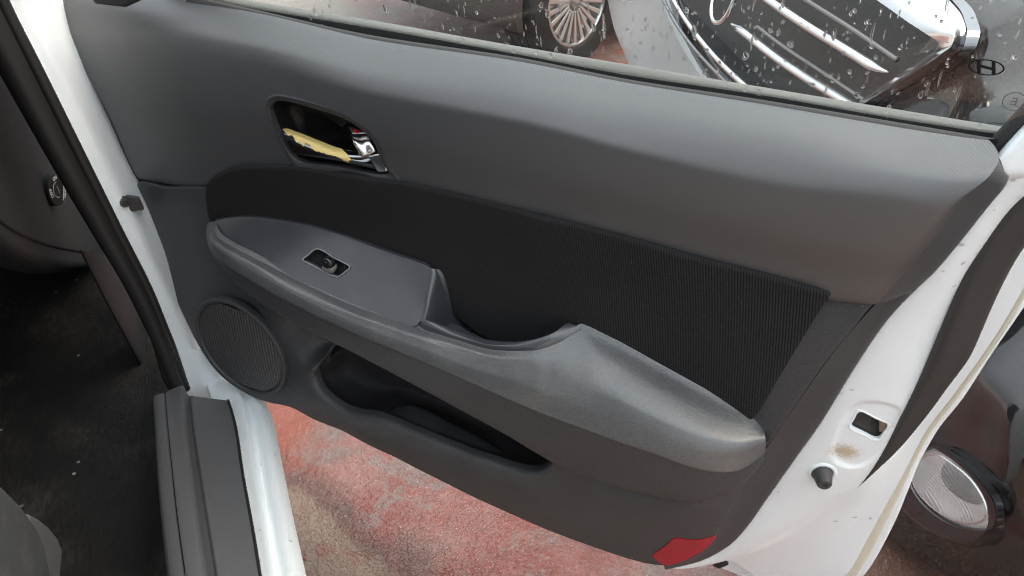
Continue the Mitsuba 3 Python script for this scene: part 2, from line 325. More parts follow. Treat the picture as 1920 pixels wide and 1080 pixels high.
# ================================================================== THE OPEN DOOR
tag('car_door', 'open white car door with black inner trim, grey armrest and red corner reflector', 'car door')
# --- upper vinyl trim
U0 = [(-163.7, 970.8, -25), (-81.2, 966.8, -25), (72.1, 960.6, -25), (228, 958.3, -25), (410.2, 948.9, -25), (570, 951.4, -25), (710.2, 947.7, -25), (833.9, 948.5, -25), (944.1, 947.7, -25), (990.5, 948.2, -25), (1016.6, 949.4, -25)]
U1 = [(-129.9, 944.4, 0), (-39.7, 943.7, 0), (101.5, 940.8, 0), (247.2, 944.2, 0), (425.9, 935.8, 0), (582.6, 939.7, 0), (720, 935.3, 0), (841.1, 936.3, 0), (949.3, 935.3, 0), (996.3, 937.2, 0), (1025.9, 941.7, -4)]
U2 = [(-108.4, 915.2, 8), (-8.1, 921.1, 9), (127.4, 926.2, 12), (258.3, 929.9, 16), (438, 919.8, 20), (592.8, 919.7, 20), (729.1, 912.7, 20), (849.7, 911.6, 20), (954.5, 920.4, 19), (996.5, 924.3, 18), (1021.9, 932.8, 10)]
U3 = [(-82.9, 894.2, 13), (11.3, 901.9, 15), (141, 909.8, 17), (259.1, 912.6, 21), (441.4, 905.3, 27), (596.5, 905.8, 27), (733.1, 897.7, 27), (854.4, 893.5, 27), (959.6, 902.7, 26), (994.3, 904, 24), (1010.5, 916.9, 18)]
U4 = [(-50.7, 848.7, 18), (35.1, 843.4, 20), (146.5, 849.7, 21.5), (257.9, 859.2, 23), (435.4, 861.4, 24), (595.5, 862.4, 24), (736.1, 857.6, 24), (861.1, 853.4, 24), (948.8, 857.2, 23), (982.7, 860.9, 20), (997.6, 870.9, 15)]
U5 = [(-28.1, 780.9, 15), (46.2, 784.5, 16.5), (150.7, 798.6, 16.5), (267.8, 814, 16), (410.6, 820.5, 15), (578.5, 824, 15), (725.4, 821.1, 15), (855.8, 816.8, 15), (938.7, 817.6, 14), (970.4, 819.9, 12), (985.5, 830, 8)]
U6 = [(-20.6, 698.4, 3), (35.5, 701.9, 2), (143.6, 721.1, 0), (277.3, 751.2, 0), (388.3, 773.7, 1), (565.2, 780.7, 2), (718.8, 778.6, 2), (849.4, 778.3, 3), (926.7, 778.9, 4), (955.9, 784.2, 6), (970.8, 786.4, 3)]
U7 = off(U6, 0, -3, -10)
upper = loft([U0, U1, U2, U3, U4, U5, U6, U7], 300, 110)
# front and rear returns
UL = Loft([U0, U1, U2, U3, U4, U5, U6, U7])
def edge_rails(col, i0, i1, outp, k=60):
    v = np.linspace(UL.v[i0], UL.v[i1], k)
    return UL.at(np.array([float(col)]), v)[:, 0], PchipInterpolator(UL.v[i0:i1 + 1], np.asarray(outp, float), axis=0)(v)
F_out = [(-188.4, 967.5, -30), (-185.1, 925.1, -30), (-178.8, 892.6, -30), (-166.5, 872.2, -30), (-137.3, 840.9, -30), (-115.9, 723.2, -30), (-91.2, 644.6, -30)]
F_in, F_out = edge_rails(0, 0, 7, np.vstack([F_out, np.asarray(F_out)[-1:] + [6, -14, 0]]))
front_ret = loft([F_in, 0.35 * F_in + 0.65 * F_out, F_out, off(F_out, 12, 0, -40)], 90, 14)
R_out = [(1039.1, 922, -30), (1041, 913.2, -32), (1033.7, 888.4, -32), (1020.3, 842.7, -32), (1009.8, 812, -32), (1001.8, 796.6, -32)]
R_in, R_out = edge_rails(1, 1, 6, R_out)
R_mid = 0.25 * R_out + 0.75 * R_in; R_mid[:, 2] += 3
rear_ret = loft([R_in, R_mid, R_out, off(R_out, -2, 0, -18)], 90, 14)
# --- inner handle bezel loops
B_out = [(262.9, 861.6, 21.6), (269, 873.7, 23), (281.7, 881.9, 23.8), (297.1, 883.8, 23.7), (348.1, 881.1, 22.2), (380.2, 876.1, 20.9), (410.6, 865.7, 18.8), (422.6, 853.2, 17), (428.6, 833.9, 14.4), (435.6, 810.8, 11.4), (447.2, 796.1, 9.4), (404.4, 792.5, 10.1), (350, 789.5, 11.1), (286.6, 786.4, 12.3), (274.9, 810.2, 15.3), (265.2, 839.5, 18.9)]
B_top = [(268.1, 862.8, 24.5), (273.9, 874.1, 25.8), (285.6, 881.5, 26.5), (300.1, 883.2, 26.4), (350.1, 880.5, 25), (381.4, 875.4, 23.6), (410.2, 864.7, 21.6), (422.3, 852.9, 19.8), (427.6, 834.2, 17.3), (434.1, 812.4, 14.5), (443.4, 802.3, 13.1), (407.6, 799.5, 13.7), (353.6, 796.7, 14.7), (291.4, 793.2, 15.8), (281.1, 812.6, 18.3), (271.8, 842.5, 22)]
B_in = [(270.7, 860.9, 21.4), (276.5, 869.5, 22.3), (285, 874.3, 22.7), (297.9, 875.9, 22.6), (346.1, 872.8, 21.2), (375, 869.2, 20.1), (400.5, 858.5, 18.1), (413.6, 847.4, 16.4), (418.3, 833.2, 14.6), (424.6, 814.9, 12.2), (427.8, 807.7, 11.3), (398.6, 802.1, 11.3), (344.5, 800.1, 12.4), (294.4, 797.8, 13.4), (285.9, 805.8, 14.5), (274.4, 834.8, 18.1)]
hole = sm(off(B_top, 0, 0, 0), 3, True)
upper = cut(upper, dw(hole))
obj('car_door__upper_trim', cat(upper, rear_ret), 'vinyl', 50)
obj('car_door__front_edge_trim', front_ret, 'matte_black', 50)
tag('car_door__upper_trim', 'grey dotted vinyl upper door trim')

# --- mirror corner trim at the top front
mt = hull_of(dw([(2.3, 975.9, 20), (13.7, 975.2, 10), (16.3, 958.4, 24), (65.2, 960.2, 24), (91.9, 971, 22), (128.8, 989.3, 20)]), 0.004)
obj('car_door__mirror_trim', mt, 'matte_black')

# --- lower moulded trim
LT_out = [(-25.2, 690.9, 6), (-29.5, 645.6, 1), (-28.2, 601.5, 0), (-24.7, 566.4, 0), (-30.4, 552.3, 2), (-23, 536.4, 5), (-3.7, 512.3, 12), (15.1, 486.5, 20), (27.9, 457.6, 23), (45.2, 417.6, 24), (74.1, 380.2, 24), (114.8, 362.4, 24), (155.8, 358.5, 24), (193.6, 364.7, 24), (233.8, 369.4, 26), (313.9, 363.6, 26), (408.8, 351, 26), (498.6, 336.6, 25), (584.8, 326.1, 24), (650.5, 320, 22), (705.8, 318.4, 20), (751.5, 318.9, 18), (788, 320.1, 15), (819.1, 327, 11), (842.3, 348.9, 9), (861.5, 377.5, 9), (872.7, 409, 10), (880.2, 448, 11), (889.8, 492.4, 9), (897.8, 533.8, 7), (911, 590.1, 5), (928.6, 658.4, 5), (945, 718.4, 5), (959.9, 762.5, 5), (970.2, 789.3, 4), (983.2, 817.6, -6), (924.1, 804.4, -10), (841.7, 806.1, -10), (717.7, 808.6, -10), (538.4, 812.3, -10), (392, 808.2, -10), (220.1, 772.6, -10), (151, 743.4, -8), (126.5, 722.2, 2), (112.9, 715.2, 6), (67.6, 706.2, 7), (23.8, 697.6, 7)]
LT_c = [(20.4, 690.1, 6), (95.1, 704.2, 5), (30.3, 635.2, 1), (69.1, 626.6, 0), (28.3, 562.2, 4), (76.6, 584.6, 3), (122.6, 561.3, 8), (173.2, 543.2, 12), (89.5, 531.9, 14), (143.4, 522.1, 18), (41.1, 513.2, 14), (195, 508.5, 22), (123.3, 464.4, 22), (81.6, 470.7, 22), (157, 424.6, 22), (221.7, 540.8, 17), (226.9, 517.3, 19), (236, 488.4, 22), (218.9, 464.8, 21), (219.9, 432.9, 23), (217, 401.1, 24), (269.9, 472.4, 31), (282.1, 478.3, 33), (243.4, 522, 6), (267.1, 508.2, 2), (284.3, 492.6, -4), (268.2, 450.1, 37), (291.8, 421.1, 43), (349, 409, 45), (408.8, 416.9, 45), (479.6, 410.2, 46), (563.5, 406.3, 46), (627.3, 413.9, 46), (689.3, 454.7, 43), (239.4, 398.7, 33), (334.9, 388.1, 37), (472.8, 376.1, 38), (599.5, 371.1, 37), (701, 379.5, 36), (772.8, 382, 31), (807.3, 365.5, 22), (714.3, 449.7, 43), (769.8, 462.1, 44), (821.9, 471.7, 43), (862.6, 486.3, 35), (881.2, 509.7, 24), (849.1, 418.8, 22), (751.2, 400.9, 36), (384.5, 719.6, -8), (609, 719.6, -8), (800.1, 721.5, -5), (926.9, 753.7, 3), (909.1, 686.8, 3), (895.7, 615, 3), (282.8, 585.2, -5), (540.3, 540.5, 0), (760.9, 541.5, 2), (873.4, 565.4, 3), (644.2, 494.8, 38), (697.2, 487.3, 42)]
LT_hole = [(284.2, 462, 34), (291.4, 444.6, 38), (315.6, 430.1, 41), (349.7, 425.4, 42), (390.3, 435.8, 43), (430.5, 435.6, 43), (478.9, 434.3, 44), (529.2, 432.7, 44), (578, 434.2, 44), (618.2, 437.2, 44), (645.5, 448.2, 44), (661.2, 468.8, 44), (661.1, 487.4, 42), (559.4, 510.2, 36), (440.1, 523.9, 26), (341.1, 523.7, 10), (301.4, 501.8, 8), (292.2, 486.8, 26)]
lt_fn = rbf(list(LT_out) + list(LT_c) + list(LT_hole))
lower = panel(LT_out, lt_fn, wall=20, r=3.0, grid=6.0, holes=[LT_hole], hole_r=8.0, hole_wall=8)
L_in = [(970.7, 786.4, 2), (960.3, 759.5, 2), (945.3, 715.1, 2), (928.9, 654.7, 2), (911.2, 586, 2), (897.9, 529.3, 4), (889.9, 487.7, 6), (880.3, 443, 8), (872.7, 403.8, 7), (861.4, 372.1, 6), (842.2, 343.3, 6), (818.9, 323.5, 9)]
L_out = [(1002.1, 795.4, -32), (985, 749.3, -32), (969.4, 681.2, -32), (954.3, 603.1, -32), (938, 536.8, -32), (920.8, 466.9, -32), (905.9, 406.3, -32), (892.1, 366.1, -32), (877.3, 342.2, -30), (859.5, 320.2, -28), (840.7, 305.1, -24), (818.5, 292.4, -16)]
L_in = np.array(L_in); L_in[:, 2] = lt_fn(L_in[:, 0], L_in[:, 1]) - 2.6; L_in = off(L_in, -1.0, 0, 0)
L_mid = 0.3 * np.array(L_out) + 0.7 * L_in; L_mid[:, 2] += 1.5
lower_ret = loft([off(L_in, -1.5, 0, -6), L_in, L_mid, L_out, off(L_out, -3, 2, -16)], 90, 14)
obj('car_door__lower_trim', cat(lower, lower_ret), 'plastic', 50)
tag('car_door__lower_trim', 'dark grey moulded plastic lower door trim with map pocket')
# --- map pocket bin
h0 = sm(LT_hole, 4, True); h0[:, 2] = lt_fn(h0[:, 0], h0[:, 1]) - 9; c0 = h0.mean(0)
def shrink(k, n, dz): q = c0 + (h0 - c0) * np.array([k, k, 0]); q[:, 2] = n; q[:, 1] += dz; return q
rings = [off(h0, 0, 0, -0.5), off(shrink(1.02, 0, 0) * [1, 1, 0] + [0, 0, 1] * h0, 0, -4, -10), shrink(1.0, 4, -12), shrink(0.94, -22, -12), shrink(0.8, -34, -8), shrink(0.02, -38, 0)]
obj('car_door__map_pocket', loft(rings, 160, 50, closed=True), 'matte_black', 50)
rd = np.array([(383.5, 411.9, 22), (396.5, 426.8, 16), (411.1, 438.3, 9), (433.1, 446.9, 6), (456.3, 445.5, 5), (487.6, 437.6, 4), (536.3, 432, 6), (576.8, 424.4, 9), (606.2, 422, 16)])
obj('car_door__map_pocket__divider', loft([off(rd, 0, -24, 0) * [1, 1, 0] + [0, 0, 27], off(rd, 0, -8, 6) * [1, 1, 0.5] + [0, 0, 11], off(rd, 0, -1.5, 3), rd, off(rd, 0, -2, -5), off(rd, 0, -14, -11), off(rd, 0, -40, -14)], 120, 40), 'dash_plastic', 50)

# --- speaker
SC = np.array([(138, 459.6, 30)][0]); SR = 84.0
an = np.linspace(0, 2 * np.pi, 121)[:-1]
def circle(r, n): return np.stack([SC[0] + r * np.cos(an), SC[1] + r * np.sin(an), np.full_like(an, n)], 1)
obj('car_door__speaker_bezel', loft([circle(SR + 4.5, 20), circle(SR + 3.5, 28.5), circle(SR + 1.5, 30.6), circle(SR - 1.5, 30.4), circle(SR - 4, 26)], 160, 22, closed=True), 'plastic', 50)
gx_, gz_ = np.meshgrid(np.arange(-SR, SR, 0.7), np.arange(-SR, SR, 4.0)); ok = np.hypot(gx_, gz_) < SR - 4
q2 = np.stack([gx_[ok], gz_[ok]], 1); tri = Delaunay(q2 + 1e-5 * np.random.default_rng(2).standard_normal(q2.shape)).simplices
nv_ = 29.3 - 2.2 * (np.hypot(*q2.T) / SR) ** 2 + 0.9 * np.sin(2 * np.pi * q2[:, 0] / 5.4)
sp = trimesh.Trimesh(dw(np.column_stack([q2 + SC[:2], nv_])), tri, process=False)
obj('car_door__speaker_grille', sp, 'grille_plastic', True)
tag('car_door__speaker_grille', 'round ribbed speaker grille')

# --- fabric insert
FB_out = [(114.4, 713.6, 9), (128.8, 731.4, 13), (165.2, 755.4, 16), (213.8, 773.3, 18), (290, 788.7, 18), (347.8, 793.9, 18), (410.6, 799.2, 18), (451.8, 802.4, 17), (518.8, 803.4, 17), (592.7, 802.3, 17), (668.4, 801.5, 17), (739.7, 799.6, 17), (807, 796.5, 17), (869.9, 795.9, 16), (922.8, 792.2, 14), (930.2, 789.6, 11), (927.4, 779.6, 10), (913.5, 720.9, 6), (900.3, 664.2, 6), (886.9, 609.1, 6), (872.4, 588.6, 2), (819.7, 582.9, -3), (684.8, 607.8, -4), (613.7, 598.2, -5), (561.4, 590, -5), (485.3, 623.2, -3), (381.7, 658.1, -3), (261.5, 667.1, -2), (136.9, 652.8, 0), (102, 658, 2), (102.9, 684.7, 4)]
FB_c = [(408.6, 786.6, 17), (618.7, 791.7, 17), (797, 787.6, 16), (192.4, 750.1, 15), (271.6, 730.4, 8), (435.3, 739.1, 6), (580.6, 733.1, 5), (742.2, 737.8, 6), (857.8, 733.8, 7), (841.3, 654.6, 3), (715.9, 669.6, 2), (614.2, 665.8, 0), (506.5, 696, 2), (352.5, 717.9, 5), (207.7, 723.3, 8), (576.9, 619.3, -4)]
fb_fn = rbf(list(FB_out) + list(FB_c))
obj('car_door__fabric_insert', panel(FB_out, fb_fn, wall=8, r=5.0, grid=6.0), 'fabric', 50)
tag('car_door__fabric_insert', 'black ribbed cloth insert')

# --- armrest: soft pad
P0 = [(124.4, 668.2, 10), (135.2, 665.8, 24), (155.1, 660.8, 36), (216.6, 654.3, 45), (297.5, 639.9, 48), (399.2, 628.3, 50), (494.1, 626.6, 50), (568.5, 627, 50), (635.6, 641.7, 44), (660, 651.6, 30), (679, 662.8, 7), (719.1, 654.3, 7), (771.6, 639.3, 7), (829.2, 622.5, 7), (885.1, 605.1, 5), (899.6, 595.4, 2)]
Pa = [(125.5, 669, 13), (135.1, 665.5, 27), (157.1, 661.3, 41), (221.3, 655.5, 51), (303.5, 642.1, 56), (405, 629.3, 58), (499, 626.1, 58), (572.8, 626, 58), (640.5, 635.6, 54), (663.6, 639.1, 46), (694.7, 647.6, 30), (729.9, 642.7, 30), (778.9, 630.7, 30.5), (831.4, 615.6, 29), (880.4, 602.2, 21), (901.2, 595.4, 7)]
P1 = [(123.3, 668.6, 15), (133.7, 664.1, 30), (158.1, 661.6, 46), (225.9, 655.8, 57), (307.3, 640.9, 62), (409.2, 628.7, 64), (502.6, 624.1, 64), (576, 620.2, 64), (645, 623.4, 63), (667.8, 619.5, 61), (704.3, 621, 59), (742.7, 618.9, 59), (787.6, 611.5, 58), (835.1, 602.5, 53), (876.5, 596.8, 38), (903, 594.1, 12)]
P2 = [(116.6, 665.7, 16), (128.5, 659.5, 32), (157, 657.2, 51), (227.4, 650.9, 64), (310.3, 635.8, 70), (412.3, 620, 72), (503.2, 613.5, 72), (576.6, 608.4, 72), (645.9, 606.7, 71), (667.8, 602.5, 70), (707.7, 600.1, 69), (747.4, 595.8, 68), (791.9, 590.8, 66), (838.8, 585.6, 60), (877.5, 585, 44), (905, 588.7, 14)]
P3 = [(114, 663.3, 16), (126.5, 651.9, 33), (157.3, 643.5, 52), (218.6, 635.9, 67), (301.7, 621.6, 73), (405, 608, 75), (496.6, 600.1, 75), (574.4, 591.1, 75), (644.5, 581.7, 74), (669.8, 579.7, 74), (711.4, 577.5, 73), (750.6, 574.7, 72), (796.2, 572, 69), (843.5, 564.5, 62), (880.4, 561.4, 45), (906.6, 573.3, 14)]
pad = loft([off(P0, 0, 3.5, -6), P0, Pa, P1, P2, P3, off(P3, 0, -3, -3)], 320, 70)
obj('car_door__armrest', pad, 'pad_skin', 50)
tag('car_door__armrest', 'grained soft grey armrest pad')
# lower cover under the pad
C0 = off(P3, 0, -1.2, -2.2)
C2 = np.array([(107, 647.6, 12), (119.9, 637.1, 26), (150.3, 622.4, 42), (214, 596.5, 56), (282.3, 577.6, 59), (373.5, 562.4, 60), (463.5, 543.9, 60), (542, 526.6, 60), (617.5, 509.1, 60), (653.5, 496.2, 58), (696.1, 484.9, 56), (744.1, 484.9, 54), (796.4, 487.7, 51), (845.3, 496.5, 46), (886.6, 523.4, 30), (907.5, 561.8, 8)])
C1 = 0.55 * np.asarray(C0) + 0.45 * C2; C1[:, 2] += 2.0
lowc = loft([off(C0, 0, 3, -3), C0, C1, C2, off(C2, 0, -2, -4), off(C2, 0, 2, -30), off(C2, 0, 8, -48)], 320, 60)
obj('car_door__armrest__lower_cover', lowc, 'plastic', 50)
# switch panel and the strip round the grip
SP_out = [(125.5, 668.8, 9), (162.1, 682.9, 9), (220.9, 694.1, 9), (275.9, 699.8, 9), (310.9, 700.7, 9), (353.1, 699, 9), (393.9, 695.7, 9), (433.7, 693.3, 9), (464.8, 691.2, 9), (472.4, 689.5, 9), (477, 686.2, 10.5), (478.1, 680.7, 14), (480.3, 671.3, 21), (482, 659.6, 31), (482.9, 647.7, 41), (483, 637.9, 47), (480.2, 629.7, 48.3), (473.9, 626.2, 48.5), (446.9, 624.5, 49.5), (398.8, 624.9, 50), (348.7, 631, 49), (296.9, 636.4, 48), (261.5, 642.2, 47), (215.9, 650.8, 45), (186.1, 655.3, 42), (153.4, 657.9, 36), (136.1, 661.9, 26), (126.4, 665.2, 17)]
SP_c = [(159.2, 668.2, 20), (213, 669, 27), (204, 680.8, 14), (286.8, 672.8, 28), (278.9, 688.3, 15), (354.5, 659.7, 29), (346.1, 681.5, 14), (407.3, 650.4, 35), (398.7, 674.8, 19), (447.2, 673.5, 20), (454.2, 654.6, 33), (473.7, 645.7, 40), (483.8, 688.1, 9), (484.8, 683.3, 11), (486.2, 672.1, 18), (487.8, 660.4, 28), (489.3, 648.5, 39), (489.9, 639.3, 47)]
sp_fn = rbf(list(SP_out) + list(SP_c), 0.4)
SW_hole = [(295.5, 663.3, 33.2), (300, 667.8, 30.2), (304.5, 672.6, 26.2), (309.8, 677.3, 23.2), (314.5, 678.7, 21.2), (321, 678.3, 20.8), (330.1, 675.9, 20.8), (341.9, 672.9, 21.2), (354.7, 670.9, 22.8), (362.7, 669.3, 23.8), (365.8, 667.9, 24.8), (363.8, 664.6, 27.2), (360.3, 661, 29.8), (356.5, 657.2, 32.2), (352.3, 654.5, 33.8), (345.8, 654, 34.2), (335.4, 655.3, 33.8), (323.3, 657.6, 33.2), (310.7, 660.2, 33.2), (301.4, 661.6, 33.2)]
swp = panel(SP_out, sp_fn, wall=5, r=0.8, grid=5.0, holes=[SW_hole], hole_r=0.8, hole_wall=4)
S_lo = [(473, 621.4, 44), (484.7, 625.7, 48.5), (497.9, 626.6, 50), (531.8, 625.6, 50), (568.5, 627, 50), (603.1, 631.5, 48), (635.6, 641.7, 44), (660, 651.6, 30), (672.6, 658.2, 15), (679, 662.8, 7)]
S_mid = [(476.1, 628.5, 42), (487.6, 633.3, 47.5), (498.5, 634.2, 49), (532.2, 631.5, 49), (568, 632.6, 49), (604.7, 638.4, 47), (634.5, 647.7, 42), (657, 657.4, 30), (667.9, 662.9, 14), (673.5, 665.5, 7)]
S_up = [(478.6, 634.1, 38), (487.5, 637, 42), (496.9, 637.8, 43.5), (529, 633.8, 42), (563.7, 632.9, 41), (603.9, 640.5, 40), (631.6, 651.2, 36), (652.4, 661.6, 26), (660.4, 666.1, 11), (662.3, 665.8, 6)]
strip = loft([off(S_lo, 0, -2, -3), S_lo, S_mid, S_up, off(S_up, 0, -6, -4), off(S_up, 0, -45, -8)], 140, 36)
floor_ = loft([off(S_up, 0, -30, -4), off(np.array([(393.1, 612.3, 20), (454, 614.1, 12), (504.3, 616.4, 3), (524.7, 607.3, -2), (554.3, 601.7, -4), (584, 604.5, -5), (613.3, 614.6, -5), (634.7, 630.6, -4), (652.2, 649.7, -2), (660.1, 660.5, 0)]), 0, -6, 0)], 80, 6)
gw0 = np.array([(482.5, 688.7, 8), (484.8, 683.3, 11), (486.2, 672.1, 18), (487.8, 660.4, 28), (489.3, 648.5, 39), (488.9, 634.2, 47)]); gw0[:, 2] -= 0.9
gw1 = np.array([(482.7, 686.9, 6), (490.3, 673.4, 3), (495.7, 656.1, -1), (500.3, 633.3, -5), (504.1, 611.1, -8), (507.7, 589.5, -9)])
def onp(ds, dn): q = gw0 + [ds, -0.16 * ds, 0]; q[:, 2] = sp_fn(q[:, 0], q[:, 1]) + dn; return q
wall_ = loft([onp(-13, -0.35), onp(-10, 0.05), onp(-6, 0.0), onp(-2.5, -0.9), 0.86 * onp(0, 0) + 0.14 * gw1 + [0, 0, -2.2], 0.6 * onp(0, 0) + 0.4 * gw1 + [0, 0, -4], gw1, off(gw1, 3, 0, -4)], 60, 50)
obj('car_door__switch_panel', cat(swp, strip, floor_, wall_), 'satin', 40)
tag('car_door__switch_panel', 'smooth blue-black switch panel with scuffs')
# window switch in its recess
w0 = sm(SW_hole, 2, True); w0[:, 2] = sp_fn(w0[:, 0], w0[:, 1]); wc = w0.mean(0)
wn = np.array([0, 0.80, 0.60])                                    # the panel's outward direction in (s, z, n)
def wr(k, d): return wc + (w0 - wc) * k + wn * d
obj('car_door__window_switch', loft([wr(1.06, -0.5), wr(1.05, 0.5), wr(1.0, 0.8), wr(0.95, 0.1), wr(0.93, -6), wr(0.7, -9), wr(0.02, -9.5)], 90, 40, closed=True), 'dash_plastic', 40)
sw_rim = dw(wr(1.01, 0.6)); rim_m = ring(sw_rim, 0.0009, 8)
obj('car_door__window_switch__rim', rim_m, 'rim_grey')
kc = np.array([(336, 666.9, 28)][0])
knob = trimesh.creation.icosphere(subdivisions=4, radius=1.0); kv = knob.vertices * np.array([9.5, 8.5, 8.0])
obj('car_door__window_switch__knob', trimesh.Trimesh(dw(kc + kv + wn * 3.0), knob.faces, process=False), 'ball_black', True)
stem = trimesh.creation.icosphere(subdivisions=3, radius=1.0).vertices
obj('car_door__window_switch__toggle', hull_of(dw(kc + np.array([[-4, -6, 3], [4, -6, 3], [-4, -3, 0], [5, -3, 0.0]])), 0.0055), 'seal_grey')  # pale tab: its reflected light is put into the colour

# --- inner door handle
bez = loft([off(B_out, 0, 0, -6), B_out, B_top, B_in, off(B_in, 0, 0, -7)], 200, 26, closed=True)
obj('car_door__handle_bezel', bez, 'plastic', 50)
bi = off(B_in, 0, 0, -5); bc = bi.mean(0)
def cup(k, d): q = bc + (bi - bc) * k; q[:, 2] = bi[:, 2] + d; return q
obj('car_door__handle_cup', loft([cup(1.0, 0), cup(0.97, -8), cup(0.90, -22), cup(0.75, -30), cup(0.02, -33)], 140, 36, closed=True), 'gloss_black', 60)
H0 = [(271.2, 832.7, 4), (295.7, 831.1, 6), (325.7, 826.5, 6), (355.4, 823.1, 7), (380.2, 824.1, 9), (402.3, 824.6, 11)]
H1 = [(277.1, 832.8, 13), (301.4, 831.3, 15), (331.1, 826.1, 15), (359.7, 822.2, 15), (382, 822, 15), (406.3, 822.3, 15)]
H2 = [(287.6, 826.3, 20), (306.4, 822.1, 21), (334.7, 818.8, 21), (362, 817.8, 20), (382.8, 816.9, 19), (410.1, 815.3, 16)]
H3 = [(294, 807.3, 18), (313.9, 808.6, 18), (337.3, 809.5, 17), (364.3, 810.6, 16), (385.3, 810.4, 15), (413.4, 809, 12)]
HL = [off(H0, 0, -4, -6), H0, H1, H2, H3, off(H3, 0, -1, -10)]
lever = loft(HL, 90, 40)
obj('car_door__door_handle', lever, 'dark_chrome', 50)
tag('car_door__door_handle', 'chrome door pull, its plating peeled to yellow plastic')
LL = Loft(HL); uu = np.linspace(0.004, 0.80, 140)
rng = np.random.default_rng(5)
edge = np.interp(uu, [0, .05, .12, .2, .3, .36, .45, .5, .6, .68, .72, .8], [.33, .41, .40, .50, .46, .54, .51, .56, .53, .64, .69, .52]) + 0.03 * np.interp(uu, np.linspace(0, .8, 45), rng.standard_normal(45))
rows = []
for k in np.linspace(0, 1, 14):
    top_ = np.interp(uu, [0, .66, .80], [LL.v[1], LL.v[1], 0.52]); vv = top_ + k * (edge - top_)
    rows.append(np.array([LL.at(np.array([u]), np.array([v]))[0, 0] for u, v in zip(uu, vv)]))
rows = np.array(rows) + np.array([0, 0.25, 0.7])
lip = rows[-1:] - np.array([0, 0.25, 1.2]); rows = np.concatenate([rows, lip])
obj('car_door__door_handle__bare_patch', trimesh.Trimesh(dw(rows.reshape(-1, 3)), grid_faces(15, 140), process=False), 'yellow_plastic', 45)
tag('car_door__door_handle__bare_patch', 'ragged yellow patch of bare plastic')
lk = loft([off([(373.7, 843.7, 2), (379.8, 843.6, 2), (386, 843.3, -2), (392.5, 845.5, -5), (393.9, 843.4, -8)], 0, 0, -8), [(373.6, 843.4, 3), (378.9, 843.1, 3), (385.9, 843.4, 0), (392.4, 845.2, -4), (394.6, 842.5, -7)], [(382.8, 841.2, 14), (388.1, 841.3, 15), (395, 841.1, 11), (402.2, 843.4, 6), (403.6, 840.2, 2)], [(388.2, 836.4, 18), (393.7, 836.1, 19.5), (399.9, 836.5, 15.5), (407.6, 839.3, 10), (409, 835.7, 5)], [(393.3, 829.2, 19), (398.8, 828.2, 20.5), (404.7, 829.4, 17), (412, 833, 12), (412.9, 830.2, 6)], [(389.1, 823, 12), (394.4, 822.4, 13), (400, 823.7, 10), (408.1, 827.9, 6), (409.7, 825.6, 1)]], 40, 40)
obj('car_door__lock_knob', lk, 'satin_chrome', 40)
tag('car_door__lock_knob', 'chrome lock slider with red mark')
lkf = hull_of(dw([(372.1, 850.1, 2), (394.8, 848.7, 1), (379.1, 845.9, 7), (399.2, 849.7, 5)]), 0.0009)
obj('car_door__lock_knob__cap', lkf, 'satin_chrome', 40)
rt = hull_of(dw([(378.4, 850.1, 4.4), (392.9, 848.9, 3.6), (384.2, 847.4, 7.6)]), 0.0006)
obj('car_door__lock_knob__red_mark', rt, 'red_plastic', 40)
br = hull_of(dw([(405.1, 824.3, 14), (419.2, 828.6, 9), (425.3, 812.3, 7), (423.4, 809.3, 9), (414.1, 808.5, 12)]), 0.0016)
obj('car_door__door_handle__bracket', br, 'chrome', 40)

# --- lint: a few stray fibres caught on the trim
rng = np.random.default_rng(21); fib = []
def fibres(fn, box_, count, lift):
    for _ in range(count):
        s0, z0 = rng.uniform(box_[0], box_[1]), rng.uniform(box_[2], box_[3]); L_ = rng.uniform(2.5, 7); a0, k0 = rng.uniform(0, 6.28), rng.normal(0, 0.5)
        t = np.linspace(0, 1, 9); an_ = a0 + k0 * 3 * t; q = np.stack([s0 + np.cumsum(np.cos(an_)) * L_ / 9, z0 + np.cumsum(np.sin(an_)) * L_ / 9], 1)
        fib.append(tube(dw(np.column_stack([q, fn(q[:, 0], q[:, 1]) + lift])), 0.00009, 5))
fibres(surf(upper), (180, 950, 800, 915), 10, 0.3); fibres(fb_fn, (420, 900, 690, 770), 6, 0.4); fibres(sp_fn, (210, 440, 640, 690), 7, 0.3); fibres(lt_fn, (650, 850, 370, 430), 5, 0.3)
obj('car_door__lint', cat(*fib), 'seal_grey', False)
tag('car_door__lint', 'stray pale lint fibres', kind='stuff')
# --- upper window frame (above the picture)
uf = sm(np.array([[70, 985, -32], [150, 1040, -26], [300, 1200, 8], [450, 1320, 34], [620, 1352, 42], [860, 1350, 42], [1010, 1310, 33], [1085, 1180, 4], [1120, 1060, -22]]), 6)
obj('car_door__upper_frame', tube(dw(uf), 0.016, 14), 'matte_black', True)
# --- reflector
RF = [(803.2, 349.6, 19.2), (811.9, 367.2, 21.2), (821, 386.4, 23.8), (825.6, 399.2, 25.8), (829.2, 403.6, 25.8), (839, 403.7, 22.2), (848.9, 404, 18.8), (857.3, 406.3, 16.2), (867.7, 412.2, 12.8), (873.2, 416.1, 10.8), (874, 413.5, 9.8), (871.3, 399.4, 9.2), (864.1, 383.3, 9.2), (852.9, 364.7, 9.2), (839.2, 346.3, 9.2), (824.8, 332.9, 10.8), (817.4, 331.8, 12.2), (809.8, 338.9, 15.8), (804.7, 344.7, 17.8)]
obj('car_door__reflector', panel(RF, lambda s, z: lt_fn(s, z) + 1.7 + 0.42 * np.sin(2 * np.pi * (s + 0.25 * z) / 3.6), wall=4, r=0.8, grid=0.9, step=0.9), 'red_reflector', 40)
tag('car_door__reflector', 'red ribbed reflector in the lower corner')

